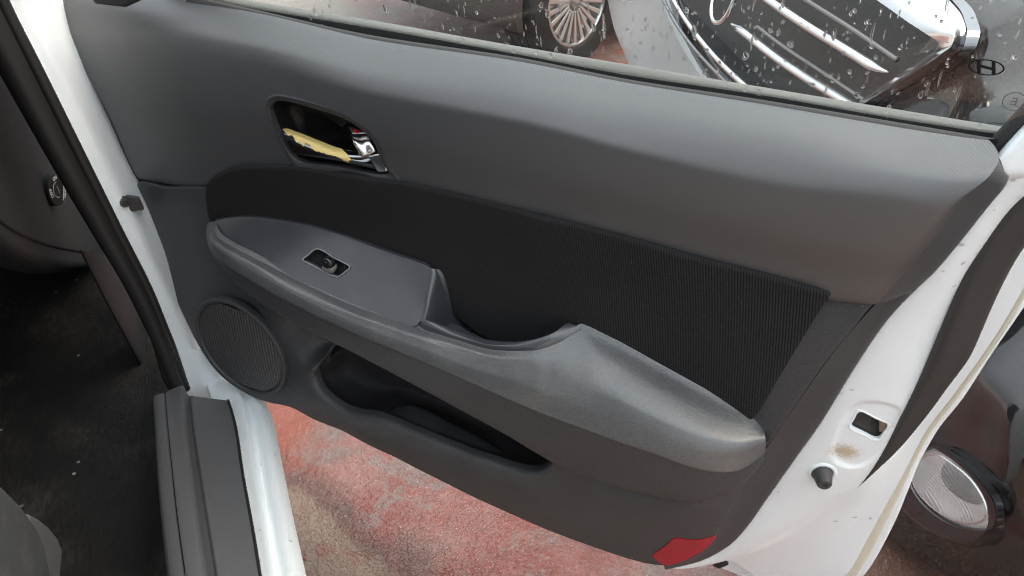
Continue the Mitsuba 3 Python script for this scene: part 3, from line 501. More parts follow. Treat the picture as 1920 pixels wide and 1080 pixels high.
# --- white shell: latch face, outer hem
WA = [(1045.8, 929.2, -34), (1033.3, 886.9, -34), (1023, 848.5, -34), (1009.3, 808.4, -34), (984.5, 746.5, -34), (969.5, 679.8, -34), (954.5, 600.8, -34), (938.2, 534.2, -34), (920.9, 464.1, -34), (900.4, 391.2, -32), (874.5, 337.4, -30), (823.1, 292.8, -18)]
WB = [(1079.3, 908.3, -66), (1059.5, 876.4, -66), (1051.2, 842.1, -66), (1043.1, 795.5, -66), (1038.4, 732, -66), (1036.9, 668.7, -66), (1032.8, 606.7, -66), (1027.4, 557.3, -66), (1016.8, 505, -66), (993.8, 450.4, -66), (951.7, 370.6, -64), (882.3, 299.5, -56)]
WC = [(1109.8, 867.6, -102), (1102, 825.6, -102), (1099.3, 794.7, -102), (1095.4, 749.1, -102), (1087.3, 693.2, -102), (1076.3, 634.6, -102), (1063.8, 570.7, -102), (1059.8, 514.1, -102), (1053.2, 444.7, -102), (1047.6, 382.3, -102), (1040, 309.9, -102), (949.6, 230.2, -100)]
WD = [(1118.9, 868.8, -104), (1112.2, 827.3, -104), (1109.7, 796.7, -104), (1102.3, 750, -104), (1093, 691, -104), (1085.1, 633.5, -104), (1072.7, 572.8, -104), (1068.3, 514.5, -104), (1068.3, 447.5, -104), (1065.3, 379.7, -104), (1057, 311.1, -104), (960.4, 207.8, -104)]
WM = 0.5 * np.array(WA) + 0.5 * np.array(WB); WM[:, 2] += 7
WN = 0.4 * np.array(WB) + 0.6 * np.array(WC); WN[:, 2] -= 6
shell = loft([off(WA, -8, 0, -2), WA, WM, WB, WN, WC, off(WC, 3, 0, -1.5)], 300, 110)
# the pressed recess round the latch
RC = Polygon(sm([(985.6, 635.9, -39), (999.2, 639.6, -46), (1027, 626.2, -62), (1025.4, 590.2, -60), (1019.3, 552.5, -56), (1006.2, 536.5, -52), (986.1, 539.5, -44), (974.2, 556.2, -40), (973.8, 590.5, -38), (976.9, 622.5, -37)], 2, True)[:, :2]).buffer(0)
sv = np.array(shell.vertices); s_, z_v, n_v = sv @ DS * 1000, sv[:, 2] * 1000, sv @ DN * 1000
dist = cKDTree(np.asarray(RC.exterior.segmentize(0.5).coords)).query(np.stack([s_, z_v], 1))[0] * np.where(contains_xy(RC, s_, z_v), 1, -1)
tq = np.clip((dist + 3) / 7, 0, 1); shell.vertices = sv - DN * (tq * tq * (3 - 2 * tq))[:, None] * 0.0032 * np.clip((n_v + 75) / 10, 0, 1)[:, None]
# latch opening
LO = [(984.2, 598, -41), (985, 609.5, -40), (986.9, 621.1, -39), (991.3, 622.1, -41), (1005.2, 614.1, -47.5), (1017.5, 606.1, -54), (1020.8, 601.1, -56), (1019, 590, -57), (1016.8, 581, -57), (1011.6, 580.5, -54), (997.2, 589.8, -47)]
sf = surf(shell)
lo = sm(LO, 2, True); lo[:, 2] = sf(lo[:, 0], lo[:, 1]); lo2 = lo.copy()
shell = cut(shell, dw(lo))
lc = lo.mean(0)
lip_m = loft([lc + (lo - lc) * 1.16 + [0, 0, -0.6], lc + (lo - lc) * 1.06 + [0, 0, 0.8], lc + (lo - lc) * 0.98 + [0, 0, 0.4], lc + (lo - lc) * 0.95 + [0, 0, -5]], 90, 16, closed=True)
hem = loft([off(WC, 3, 0, -2), off(WC, 4, 0, 1), WD, off(WD, 2, 0, -3), off(WD, -2, 0, -10), off(WD, -60, 0, -16)], 200, 26)
outer = loft([off(WD, -60, 0, -16), np.array(off(WD, 0, 0, -22)) * [0, 1, 1] + [20, 0, 0]], 60, 4)
obj('car_door__shell', cat(shell, lip_m, hem, outer), 'white_paint', 50)
tag('car_door__shell', 'white painted door shell')
obj('car_door__latch', loft([lc + (lo - lc) * 0.98 + [0, 0, -1], lc + (lo - lc) * 0.95 + [0, 0, -9], lc + (lo - lc) * 0.03 + [0, 0, -10]], 70, 20, closed=True), 'rubber_worn', 40)
tag('car_door__latch', 'dark latch opening')
obj('car_door__latch__catch', hull_of(dw(lc + np.array([[9, 9, -5], [13, -9, -9], [15, 5, -7], [17, -6, -10.0]])), 0.0012), 'steel', 40)
# cream sealant line along the hem
SE1, SE2 = np.array(WC), 0.45 * np.array(WC) + 0.55 * np.array(WD)
obj('car_door__hem_sealant', loft([off(SE1, -1.5, 0, 0), off(0.5 * (SE1 + SE2), 0, 0, 2.2), off(SE2, 0, 0, 1.6), off(SE2, .6, 0, -1)], 200, 14), 'sealant', 50)
# rubber weatherstrip
V1 = [(1069.4, 918.8, -60), (1051.3, 876.1, -60), (1043.7, 840.3, -60), (1038.4, 797.5, -60), (1036.9, 726, -60), (1033.7, 661.8, -62), (1030.2, 618.2, -62), (1025.3, 559.8, -64), (1015.2, 504.2, -66), (999, 464.2, -69)]
V3 = [(1098.8, 883.2, -80), (1079.8, 831, -80), (1076.2, 799.1, -80), (1074.7, 767.6, -80), (1073.8, 712.5, -80), (1064.3, 657.1, -80), (1053.1, 605.4, -78), (1039.8, 559.2, -75), (1024.1, 521.3, -72), (1001.2, 465.2, -70)]
V2 = 0.5 * np.array(V1) + 0.5 * np.array(V3); V2[:, 2] += np.array([12, 12, 12, 12, 12, 11, 9, 7, 4, 1])
V15 = 0.8 * np.array(V1) + 0.2 * np.array(V3); V15[:, 2] += np.array([9, 9, 9, 9, 9, 8, 7, 5, 3, 1])
obj('car_door__weatherstrip', loft([off(V1, -1, 0, -9), V1, V15, V2, V3, off(V3, 1, 0, -10)], 200, 40), 'rubber_worn', 40)
tag('car_door__weatherstrip', 'dusty black rubber weatherstrip')
# bump stop
bs = np.array([(970.6, 522.3, -38)][0]); bs[2] = sf(bs[0], bs[1])[0]
ax = dw(np.array([[0.30, -0.05, 0.95]]))[0]; ax /= np.linalg.norm(ax)
prof = np.array([[12.5, -1], [12.5, 1.0], [12, 2.2], [11.2, 2.4], [8.2, 17], [7.0, 18.5], [3.5, 18.6], [3.0, 16.5], [0.01, 16.3]]) / 1000
lathe = trimesh.creation.revolve(prof, sections=40); Rm = trimesh.geometry.align_vectors([0, 0, 1], ax)
lathe.apply_transform(Rm); lathe.apply_translation(dw(bs))
obj('car_door__bump_stop', lathe, 'stop_rubber', 35)
tag('car_door__bump_stop', 'black rubber bump stop below the latch')
wash = trimesh.creation.revolve(np.array([[16.5, -1], [16.3, 0.8], [14.5, 1.8], [12.5, 1.4]]) / 1000, sections=48); wash.apply_transform(Rm); wash.apply_translation(dw(bs))
obj('car_door__bump_stop__seat', wash, 'white_paint', 40)
# drain plug at the bottom edge
obj('car_door__drain_plug', hull_of(dw([(875.3, 284.1, -58), (882.4, 292.7, -60), (889.6, 287.8, -64), (881.1, 278.4, -62)]), 0.003), 'rubber')

# --- belt line: sweepers, glass
q = [(116.8, 962.2, -26), (227, 957.7, -26), (409.5, 948.6, -26), (569.5, 951, -26), (709.9, 947.4, -26), (833.7, 948.1, -26), (944.2, 947.4, -26), (994.9, 947.3, -26), (1015.7, 948.4, -26)]
q2_ = [(110.4, 964.6, -33), (221.1, 959.2, -33), (405, 951, -33), (566, 952.6, -33), (707.4, 948.1, -33), (832, 949.7, -33), (943.1, 949.2, -33), (994.3, 948.9, -33), (1023.8, 948.4, -33)]
obj('car_door__inner_sweeper', loft([off(q, 0, -4, 3), off(q, 0, 1, 0), off(0.5 * (np.array(q) + np.array(q2_)), 0, 1.5, 0), q2_, off(q2_, 0, -1.5, -0.4)], 200, 20), 'rubber_worn', 50)
o1 = [(83.8, 966.8, -60), (197.5, 960.6, -60), (357.6, 959.6, -60), (552.5, 955.6, -60), (691.9, 954.3, -60), (826, 952.7, -60), (940.4, 951.6, -60), (1032.7, 951, -60)]
o2 = [(91.4, 961.5, -51), (204.5, 955.9, -51), (363.5, 955.1, -51), (557, 951.6, -51), (695.6, 948.1, -51), (828.4, 949.6, -51), (942.1, 947.8, -51), (1033.2, 948.9, -51)]
obj('car_door__outer_sweeper', loft([off(o1, 0, -18, -6), off(o1, 0, -2, -4), o1, o2, off(o2, 0, -1.5, 0.3)], 200, 22), 'seal_grey', 50)  # dark rubber; its sky reflection is put into the grey base colour
dk = cat(loft([off(q2_, 0, -12, -1), off(q2_, 0, -13, -28)], 60, 3), loft([off(o2, 0, -1.4, 0.2), off(o2, 0, -20, 2)], 60, 3), loft([off(q2_, 0, -1.5, -0.6), off(q2_, 0, -14, -3.5)], 60, 3))
obj('car_door__window_slot', dk, 'matte_black')
def gz(z): return -46 + 0.22 * (z - 940)
gl = np.array([[40, 900, gz(900)], [1055, 900, gz(900)], [1120, 1040, gz(1040)], [1000, 1330, gz(1330)], [400, 1330, gz(1330)], [120, 1010, gz(1010)]])
obj('car_door__window_glass', trimesh.Trimesh(dw(gl), [[0, 1, 2], [0, 2, 3], [0, 3, 4], [0, 4, 5]], process=False), 'glass', False)
tag('car_door__window_glass', 'door window wet with rain')
rng = np.random.default_rng(11)
base = trimesh.creation.icosphere(subdivisions=2, radius=1.0); drops = []
for i in range(1150):
    s, z = rng.uniform(250, 1060), rng.uniform(945, 1110)
    r = np.exp(rng.normal(np.log(0.95), 0.5)); r = min(r, 3.6); k = rng.uniform(1.0, 2.6) if rng.random() < 0.6 else rng.uniform(1, 1.3)
    if rng.random() < 0.35: r *= 0.5; k = rng.uniform(3, 9)
    v = base.vertices * np.array([r * rng.uniform(.8, 1.1), r * k, min(r, 1.6) * 0.55])
    v[:, 0] += 0.25 * r * np.sin(v[:, 1] / (r * k) * 2 + i); v[:, 2] = np.minimum(v[:, 2], 0.25)
    drops.append(trimesh.Trimesh(dw(np.array([s, z, gz(z) - 0.6]) + v + np.outer(v[:, 1], [0, 0, 0.22])), base.faces, process=False))
obj('car_door__window_glass__raindrops', cat(*drops), 'water', True)
tag('car_door__window_glass__raindrops', 'rain drops and streaks on the glass', kind='stuff')
# printed marks on the glass (read from outside, so mirrored here)
GN = dw(np.array([[0, -0.22, 1.0]]))[0]; GN /= np.linalg.norm(GN); GX = DS; GY = np.cross(GN, GX) * -1; GY = GY if GY[2] > 0 else -GY
def glass_pt(p): p = np.array(p); p[2] = gz(p[1]) + 0.6; return dw(p)
lc_ = glass_pt([(997.1, 1006.6, -44)][0])
el = np.stack([0.0200 * np.cos(an), 0.0105 * np.sin(an)], 1) * 0.66; el2 = el * [0.90, 0.86]
mark = Polygon(el).difference(Polygon(el2))
def stroke(pts, w): return LineString(pts).buffer(w / 2, cap_style=2)
mark = Polygon(el / 0.66).difference(Polygon(el2 / 0.66))
mark = mark.union(stroke([(-0.0055, 0.0088), (-0.0105, -0.0072)][::1], 0.0042).intersection(Polygon(el / 0.66))).union(stroke([(0.0105, 0.0072), (0.0055, -0.0088)], 0.0042).intersection(Polygon(el / 0.66))).union(stroke([(-0.0085, -0.0012), (0.0085, 0.0012)], 0.0034))
mark = affinity.scale(mark, -0.66, 0.66, origin=(0, 0))
obj('car_door__window_glass__emblem', flat_sheet(mark.buffer(0), lc_, GX, GY, GN, 0.0002), 'print_black', False)
obj('car_door__window_glass__etched_mark', place_text('DOT', 0.0055, glass_pt([(963.2, 976.6, -44)][0]), GX, GY, GN, 0.0001, mirror=True), 'print_grey', False)
e_c = glass_pt([(1025.4, 980.9, -44)][0])
obj('car_door__window_glass__etched_mark_001', cat(flat_sheet(Point(0, 0).buffer(0.0085).difference(Point(0, 0).buffer(0.0078)), e_c, GX, GY, GN, 0.0001), place_text('E', 0.0070, e_c, GX, GY, GN, 0.0001, mirror=True)), 'print_grey', False)
# rear window channel and frame
ch = sm([(1022.7, 938.8, -40), (1028.4, 950.8, -42), (1036.8, 968.9, -46), (1053.2, 1002.3, -55)], 5)
obj('car_door__window_channel', tube(dw(ch), 0.0065, 12), 'rubber')
wf = np.vstack([sm([(1029.7, 929.2, -38), (1039.2, 935.7, -44), (1050.3, 957.8, -50), (1072.5, 1002.7, -64)], 5)])
wfm = loft([[(1026.8, 933.3, -36), (1031.7, 946.6, -42), (1041.1, 967.8, -50), (1057.6, 1001.5, -60)], [(1028, 936.9, -20), (1034.9, 947.7, -24), (1046.2, 967.7, -30), (1062.5, 999.4, -40)], [(1035.3, 926, -22), (1048.3, 928.3, -28), (1062.3, 954.7, -36), (1076.6, 986.7, -46)], [(1045.2, 910.7, -40), (1061.1, 917.7, -46), (1075.7, 941.4, -56), (1090.4, 973.6, -66)], [(1054.5, 890.1, -90), (1073, 900.1, -95), (1088.2, 924.7, -100), (1102.3, 960.7, -104)]], 50, 24)
obj('car_door__window_frame', wfm, 'white_paint', 50)

# ================================================================== BODY OF THE WHITE CAR
tag('white_car', 'body of the white car at the open doorway, with door seal, sill and dark footwell', 'car')
# hinge pillar
A0 = [(-0.1025, -0.05, 1.0242), (-0.0993, -0.05, 0.9709), (-0.0951, -0.05, 0.9409), (-0.087, -0.05, 0.8934), (-0.0699, -0.05, 0.7852), (-0.0572, -0.05, 0.7049), (-0.0461, -0.05, 0.6352), (-0.0327, -0.05, 0.5503), (-0.0267, -0.05, 0.4903), (-0.0211, -0.05, 0.427), (-0.0212, -0.05, 0.375), (-0.022, -0.05, 0.3335)]
A1 = [(-0.0834, 0, 1.0146), (-0.0791, 0, 0.9583), (-0.0741, 0, 0.9265), (-0.0616, -0, 0.876), (-0.0413, 0, 0.7613), (-0.0262, 0, 0.6761), (-0.0152, 0, 0.6025), (-0.0031, 0, 0.5132), (0.005, 0, 0.4493), (0.0145, 0, 0.3814), (0.0203, 0, 0.3339), (0.0276, 0, 0.2865)]
A2 = [(-0.0466, 0.08, 0.9988), (-0.0434, 0.08, 0.9379), (-0.0391, 0.08, 0.9035), (-0.0255, 0.08, 0.8487), (-0.0039, 0.08, 0.7244), (0.0131, 0.08, 0.6319), (0.0244, 0.08, 0.5522), (0.0379, 0.08, 0.4552), (0.0474, 0.08, 0.3858), (0.0573, 0.08, 0.3121), (0.0692, 0.08, 0.2591), (0.0789, 0.08, 0.211)]
pil = loft([off(A0, -.004, -.012, 0), A0, 0.5 * (np.array(A0) + np.array(A1)) + [0.002, -0.012, 0], A1, A2], 160, 40, fr=ww)
# sill
T1 = [(0.0361, -0.0373, 0.352), (0.0423, -0.0833, 0.352), (0.0442, -0.1078, 0.352), (0.0455, -0.1719, 0.352), (0.0442, -0.2327, 0.352), (0.045, -0.3523, 0.352), (0.044, -0.4625, 0.352), (0.0437, -0.6254, 0.352), (0.041, -0.7901, 0.352)]
T2 = [(0.0497, -0.0503, 0.358), (0.0573, -0.1106, 0.358), (0.0594, -0.1386, 0.358), (0.061, -0.1848, 0.358), (0.0606, -0.2454, 0.358), (0.0601, -0.3638, 0.358), (0.0599, -0.4735, 0.358), (0.0592, -0.6351, 0.358), (0.0561, -0.7986, 0.358)]
T3 = [(0.0574, -0.0375, 0.346), (0.0646, -0.1012, 0.346), (0.0664, -0.1308, 0.346), (0.0682, -0.1737, 0.346), (0.0675, -0.2351, 0.346), (0.0664, -0.3549, 0.346), (0.0657, -0.4659, 0.346), (0.0647, -0.6298, 0.346), (0.0612, -0.7954, 0.346)]
T4 = [(0.0659, -0.05, 0.353), (0.0725, -0.1157, 0.353), (0.0743, -0.1436, 0.353), (0.0761, -0.1847, 0.353), (0.0751, -0.2455, 0.353), (0.0734, -0.3642, 0.353), (0.0727, -0.4743, 0.353), (0.0715, -0.6368, 0.353), (0.0675, -0.8009, 0.353)]
T5 = [(0.0759, -0.0577, 0.356), (0.0819, -0.1244, 0.356), (0.085, -0.1473, 0.356), (0.086, -0.192, 0.356), (0.0854, -0.2527, 0.356), (0.0843, -0.3712, 0.356), (0.0846, -0.4813, 0.356), (0.0829, -0.6431, 0.356), (0.0782, -0.8063, 0.356)]
T6 = [(0.0808, -0.0516, 0.35), (0.0863, -0.1214, 0.35), (0.0909, -0.145, 0.35), (0.0929, -0.1877, 0.35), (0.092, -0.2487, 0.35), (0.0917, -0.3683, 0.35), (0.0927, -0.4796, 0.35), (0.0911, -0.6425, 0.35), (0.0856, -0.8066, 0.35)]
sill = loft([off(T1, -.03, 0, -.004), T1, T2, T3, T4, T5, T6, off(T6, .006, 0, -.012), off(T6, .004, 0, -.09), off(T6, -.06, 0, -.16)], 90, 60, fr=ww)
# the foot of the pillar flares into the sill
foot = loft([[(-0.0199, -0.052, 0.4334), (-0.0208, -0.052, 0.3852), (-0.0213, -0.052, 0.3542), (-0.0165, -0.052, 0.3368), (0.0084, -0.052, 0.3223), (0.0359, -0.052, 0.3091)], [(0.0146, -0.045, 0.4191), (0.0171, -0.045, 0.3801), (0.0201, -0.045, 0.3512), (0.0276, -0.045, 0.3317), (0.0416, -0.045, 0.3135), (0.0488, -0.045, 0.2995)], [(0.0534, -0.03, 0.3979), (0.055, -0.03, 0.3582), (0.0603, -0.03, 0.3278), (0.0696, -0.03, 0.3097), (0.081, -0.03, 0.2919), (0.0874, -0.03, 0.2753)], [(0.0884, 0.02, 0.3701), (0.0942, 0.02, 0.3216), (0.1012, 0.02, 0.2893), (0.1089, 0.02, 0.266), (0.1156, 0.02, 0.2476), (0.1225, 0.02, 0.2289)]], 40, 30, fr=ww)
obj('white_car__body', cat(pil, sill, foot), 'white_paint', 50)
tag('white_car__body', 'white painted hinge pillar and sill')
wp = sm(np.array([A1[0], np.array(A1[0]) * 0.6 + np.array([-0.18, -0.40, 1.39]) * 0.4, [-0.19, -0.42, 1.40], [-0.20, -0.9, 1.455], [-0.20, -1.6, 1.44]]), 0.03)
obj('white_car__windscreen_pillar', tube(wp, 0.036, 16), 'white_paint', True)
# bolt and check strap
bw = np.array([(-0.0411, -0.035, 0.6876)][0]); bx = np.array([0.45, -0.85, 0.1]); bx /= np.linalg.norm(bx)
def lathe_at(prof, c, ax, sections=32):
    m = trimesh.creation.revolve(np.array(prof) / 1000, sections=sections); m.apply_transform(trimesh.geometry.align_vectors([0, 0, 1], ax)); m.apply_translation(c); return m
obj('white_car__hinge_bolt', cat(lathe_at([[9, -4], [9, 2], [6.5, 3], [6, 8], [4, 8.6], [4, 6], [0.01, 5.8]], bw, bx), hull_of([(-0.0337, -0.03, 0.6923), (-0.0214, -0.03, 0.6877), (-0.0193, -0.03, 0.672), (-0.0335, -0.03, 0.672)] + [(-0.0367, 0, 0.6771), (-0.0245, 0, 0.6741), (-0.0237, 0, 0.6582), (-0.0358, 0, 0.6595)], 0.003)), 'rubber_worn', 35)
# door seal: two tubes and the flange cover
G1 = np.array([(-0.108, -0.055, 1.0254), (-0.1044, -0.055, 0.9724), (-0.1004, -0.055, 0.9426), (-0.0925, -0.055, 0.8955), (-0.0759, -0.055, 0.788), (-0.0636, -0.055, 0.7083), (-0.0529, -0.055, 0.6392), (-0.0392, -0.055, 0.5548), (-0.0334, -0.055, 0.4953), (-0.0281, -0.055, 0.4325), (-0.026, -0.055, 0.3802), (-0.0245, -0.055, 0.3553)])
G2 = np.array([(-0.1283, -0.065, 1.0282), (-0.125, -0.065, 0.9762), (-0.1209, -0.065, 0.9469), (-0.1133, -0.065, 0.9006), (-0.096, -0.065, 0.7949), (-0.0817, -0.065, 0.7162), (-0.0687, -0.065, 0.6477), (-0.0525, -0.065, 0.5639), (-0.0444, -0.065, 0.5047), (-0.0388, -0.065, 0.4426), (-0.0355, -0.065, 0.3907), (-0.0334, -0.065, 0.3658)])
G0 = np.array([(-0.1492, -0.05, 1.0269), (-0.145, -0.05, 0.9744), (-0.1411, -0.05, 0.9449), (-0.1329, -0.05, 0.8982), (-0.1136, -0.05, 0.7915), (-0.098, -0.05, 0.712), (-0.0834, -0.05, 0.6426), (-0.0656, -0.05, 0.5578), (-0.057, -0.05, 0.4979), (-0.0502, -0.05, 0.4349), (-0.0509, -0.05, 0.3836), (-0.0481, -0.05, 0.3584)])
sg1, sg2 = sm(G1, 0.008), sm(G2, 0.008)
obj('white_car__door_seal', cat(tube(sg1, 0.0075, 14), tube(sg2, np.linspace(0.017, 0.0095, len(sg2)), 18), loft([off(G0, -.006, .02, 0), G0, 0.5 * (G0 + G2) + [0, .008, 0], off(G2, 0, .012, 0), off(G1, 0, .012, 0)], 120, 20, fr=ww)), 'rubber', 40)
# dash end panel
DX = -0.17
DP = [(-0.17, -0.0298, 1.0525), (-0.17, 0.8665, 0.923), (-0.17, 0.8471, 0.7322), (-0.17, 0.9258, 0.5375), (-0.17, 0.942, 0.3207), (-0.17, 0.83, 0.2076), (-0.17, 0.6941, 0.2146), (-0.17, 0.4492, 0.3362), (-0.17, 0.1492, 0.4978), (-0.17, -0.0564, 0.6294), (-0.17, -0.1656, 0.7174), (-0.17, -0.2375, 0.7928), (-0.17, -0.2966, 0.9078)]
def yz(p): return np.asarray(p)[:, [1, 2, 0]]
dp2 = np.array(DP)[:, 1:3] * 1000
def dash_fr(p): p = np.asarray(p, float); return np.stack([DX + p[..., 2] / 1000, p[..., 0] / 1000, p[..., 1] / 1000], -1)
dm = panel(np.column_stack([dp2, np.zeros(len(dp2))]), lambda s, z: 0 * s, wall=25, r=14, grid=12, fr=dash_fr)
DQ = [(-0.165, 0.007, 1.0238), (-0.165, 0.5048, 0.9413), (-0.165, 0.4874, 0.82), (-0.165, 0.5253, 0.6702), (-0.165, 0.5499, 0.4917), (-0.165, 0.4752, 0.3923), (-0.165, 0.408, 0.391), (-0.165, 0.2525, 0.474), (-0.165, 0.07, 0.5837), (-0.165, -0.0797, 0.6842), (-0.165, -0.1485, 0.7408), (-0.165, -0.2134, 0.8196), (-0.165, -0.2215, 0.9077)]
dq2 = np.array(DQ)[:, 1:3] * 1000
dm2 = panel(np.column_stack([dq2, np.zeros(len(dq2))]), lambda s, z: 3 + 0 * s, wall=6, r=3, grid=10, fr=dash_fr)
obj('white_car__dashboard', cat(dm, dm2), 'dash_plastic', 50)
tag('white_car__dashboard', 'dark end panel of the dashboard')
ac = np.array([(-0.164, 0.1688, 0.6333)][0]) + [0.0035, 0, 0]
ex_ = np.array([0.93, -0.3676, 0.0]); ey, ez = np.array([0.3676, 0.93, 0.0]), np.array([0, 0, 1.0]); ac = ac + [0.006, 0, 0]
disc = lathe_at([[26.5, -14], [26, 1.2], [25, 2.0], [13, 2.0], [12.5, 1.0], [11.5, 0.8], [11, 2.6], [0.01, 2.8]], ac, ex_, 60)
obj('white_car__airbag_switch', disc, 'print_black', 35)
tag('white_car__airbag_switch', 'round passenger airbag key switch marked ON and OFF')
o = ac + 0.0022 * ex_; uy, uz = ey, ez
cs, sn = math.cos(0.18), math.sin(0.18)
tx = [place_text('ON', 0.0062, o + 0.002 * ey + 0.0188 * ez, ey, ez, ex_, 0.0003, True), place_text('OFF', 0.0062, o - 0.0190 * ey + 0.003 * ez, ez, -ey, ex_, 0.0003, True)]
dg = 0.55 * ey + 0.83 * ez; dgn = 0.83 * ey - 0.55 * ez
tx += [place_text('PASSENGER', 0.0030, o + 0.0150 * dgn + [0, 0, -0.004], dg, -dgn, ex_, 0.0003, True), place_text('AIRBAG', 0.0030, o + 0.0196 * dgn + [0, 0, -0.004], dg, -dgn, ex_, 0.0003, True)]
tx += [flat_sheet(Point(0, 0).buffer(0.0128).difference(Point(0, 0).buffer(0.0120)), o, ey, ez, ex_, 0.0003).slice_plane(o, -ey + 0.2 * ez)]
obj('white_car__airbag_switch__lettering', cat(*tx), 'print_white', False)
obj('white_car__airbag_switch__key_slot', flat_sheet(stroke([(0.0005, -0.006), (-0.0005, 0.006)], 0.0022), o + 0.0008 * ex_, ey, ez, ex_, 0.0005), 'seal_grey', False)
# kick panel
K1 = [(-0.125, 0.0342, 0.5876), (-0.125, 0.0998, 0.4591), (-0.125, 0.1861, 0.3102), (-0.125, 0.2631, 0.176), (-0.125, 0.3167, 0.0695), (-0.125, 0.2583, 0.0357)]
K2 = [(-0.1, 0.4161, 0.3732), (-0.1, 0.3859, 0.2743), (-0.1, 0.3939, 0.1582), (-0.1, 0.3835, 0.0774), (-0.1, 0.3585, 0.0281), (-0.1, 0.2638, 0.0227)]
obj('white_car__kick_panel', loft([off(K1, -.004, .02, 0), K1, K2, off(K2, .03, .01, 0)], 60, 24, fr=ww), 'dash_plastic', 50)
# scuff plate on the sill
Q1 = [(-0.0682, -0.0811, 0.376), (-0.0665, -0.157, 0.376), (-0.0648, -0.2506, 0.376), (-0.0616, -0.3438, 0.376), (-0.0562, -0.4435, 0.376), (-0.0474, -0.6051, 0.376), (-0.0387, -0.7694, 0.376)]
Q2 = [(-0.0518, -0.0842, 0.38), (-0.0503, -0.1678, 0.38), (-0.0474, -0.2614, 0.38), (-0.044, -0.3542, 0.38), (-0.0386, -0.4535, 0.38), (-0.0304, -0.6142, 0.38), (-0.0224, -0.7775, 0.38)]
Q3 = [(-0.0236, -0.0768, 0.381), (-0.0236, -0.1791, 0.381), (-0.0217, -0.2722, 0.381), (-0.0185, -0.3649, 0.381), (-0.0144, -0.4636, 0.381), (-0.0082, -0.6234, 0.381), (-0.0021, -0.7858, 0.381)]
Q4 = [(-0.0172, -0.083, 0.362), (-0.0158, -0.1601, 0.362), (-0.0123, -0.256, 0.362), (-0.0085, -0.351, 0.362), (-0.004, -0.4521, 0.362), (0.0023, -0.6156, 0.362), (0.0085, -0.7818, 0.362)]
Q5 = [(-0.0057, -0.0883, 0.3605), (-0.0039, -0.1629, 0.3605), (-0.0011, -0.2587, 0.3605), (0.0019, -0.3536, 0.3605), (0.0063, -0.4549, 0.3605), (0.0118, -0.6184, 0.3605), (0.0176, -0.7847, 0.3605)]
Q6 = [(0.0362, -0.1113, 0.3595), (0.0414, -0.179, 0.3595), (0.0414, -0.2739, 0.3595), (0.0431, -0.3685, 0.3595), (0.0439, -0.4685, 0.3595), (0.0441, -0.6303, 0.3595), (0.0442, -0.7946, 0.3595)]
sc1 = loft([off(Q1, -.012, 0, -.10), off(Q1, -.003, 0, -.006), Q1, off(Q2, -.0012, 0, -.0004), off(Q2, -.0006, 0, -.004)], 90, 26, fr=ww)
sc2 = loft([off(Q2, .0004, 0, -.004), off(Q2, .0012, 0, 0), off(Q3, -.004, 0, 0), off(Q3, 0, 0, -.003), off(Q3, .0015, 0, -.016), off(Q3, .006, 0, -.0265), off(Q4, -.003, 0, -.006), Q4, Q5, off(Q6, -.001, 0, 0), off(Q6, .001, 0, -.008)], 90, 40, fr=ww)
obj('white_car__scuff_plate', sc2, 'grey_plastic', 45)
tag('white_car__scuff_plate', 'grey plastic sill scuff plate')
obj('white_car__carpet_edge_trim', sc1, 'grey_plastic', 45)
obj('white_car__scuff_plate__edge_strip', tube(ww(sm(np.array(Q6), 0.012)) + [0.001, 0, -0.0012], 0.0022, 8), 'rubber', True)
# carpet and footwell
gx, gy = np.meshgrid(np.linspace(-1.25, -0.06, 90), np.linspace(-1.6, 0.75, 140))
hz = 0.21 + 0.5 * np.clip((gy - 0.35) / 0.4, 0, 1) ** 1.5 * 0.9 + 0.012 * (meshkit.fbm(np.stack([gx * 6, gy * 6, gx * 0], -1), 3) - 0.5) + 0.03 * np.clip((gx + 0.12) / 0.06, 0, 1)
obj('white_car__carpet', trimesh.Trimesh(np.stack([gx, gy, hz], -1).reshape(-1, 3), grid_faces(140, 90), process=False), 'carpet', True)
tag('white_car__carpet', 'dusty black footwell carpet')
# cabin shell that shades the footwell: roof, far side, bulkhead, dash underside
def box(x0, x1, y0, y1, z0, z1):
    m = trimesh.creation.box((x1 - x0, y1 - y0, z1 - z0)); m.apply_translation(((x0 + x1) / 2, (y0 + y1) / 2, (z0 + z1) / 2)); return m
roof_r = [[(x, y, z) for x in np.linspace(-1.25, -0.17, 9)] for y, z in ((-2.3, 1.36), (-1.6, 1.45), (-0.9, 1.46), (-0.35, 1.40), (0.15, 1.18))]
obj('white_car__roof', loft(roof_r, 20, 20, fr=ww), 'headliner', 50)
obj('white_car__far_side', box(-1.42, -1.38, -2.3, 1.2, 0.2, 0.95), 'dash_plastic', False)
obj('white_car__bulkhead', box(-1.38, -0.16, 0.72, 0.76, 0.2, 0.95), 'dash_plastic', False)
obj('white_car__dash_top', hull_of([(-1.3, 0.65, 0.9), (-0.20, 0.65, 0.9), (-1.3, -0.02, 0.86), (-0.20, -0.02, 0.86), (-1.3, 0.05, 0.66), (-0.20, 0.05, 0.66), (-1.3, 0.6, 0.62), (-0.20, 0.6, 0.62)], 0.03), 'dash_plastic', 40)
rs = [[(x, y, z) for y in np.linspace(-1.30, -3.0, 8)] for x, z in ((-0.02, 0.25), (0.035, 0.42), (0.05, 0.62), (0.035, 0.92))]
obj('white_car__unseen_rear_door', loft(rs, 20, 20, fr=ww), 'white_paint', 50)  # unseen side behind the camera, added to block light from the horizon
rw = [[(x, y, z) for y in np.linspace(-1.30, -2.6, 8)] for x, z in ((0.0, 0.93), (-0.07, 1.18), (-0.17, 1.42))]
obj('white_car__unseen_rear_window', loft(rw, 12, 12, fr=ww), 'gloss_black', 50)  # unseen too, added above the rear side as a light block
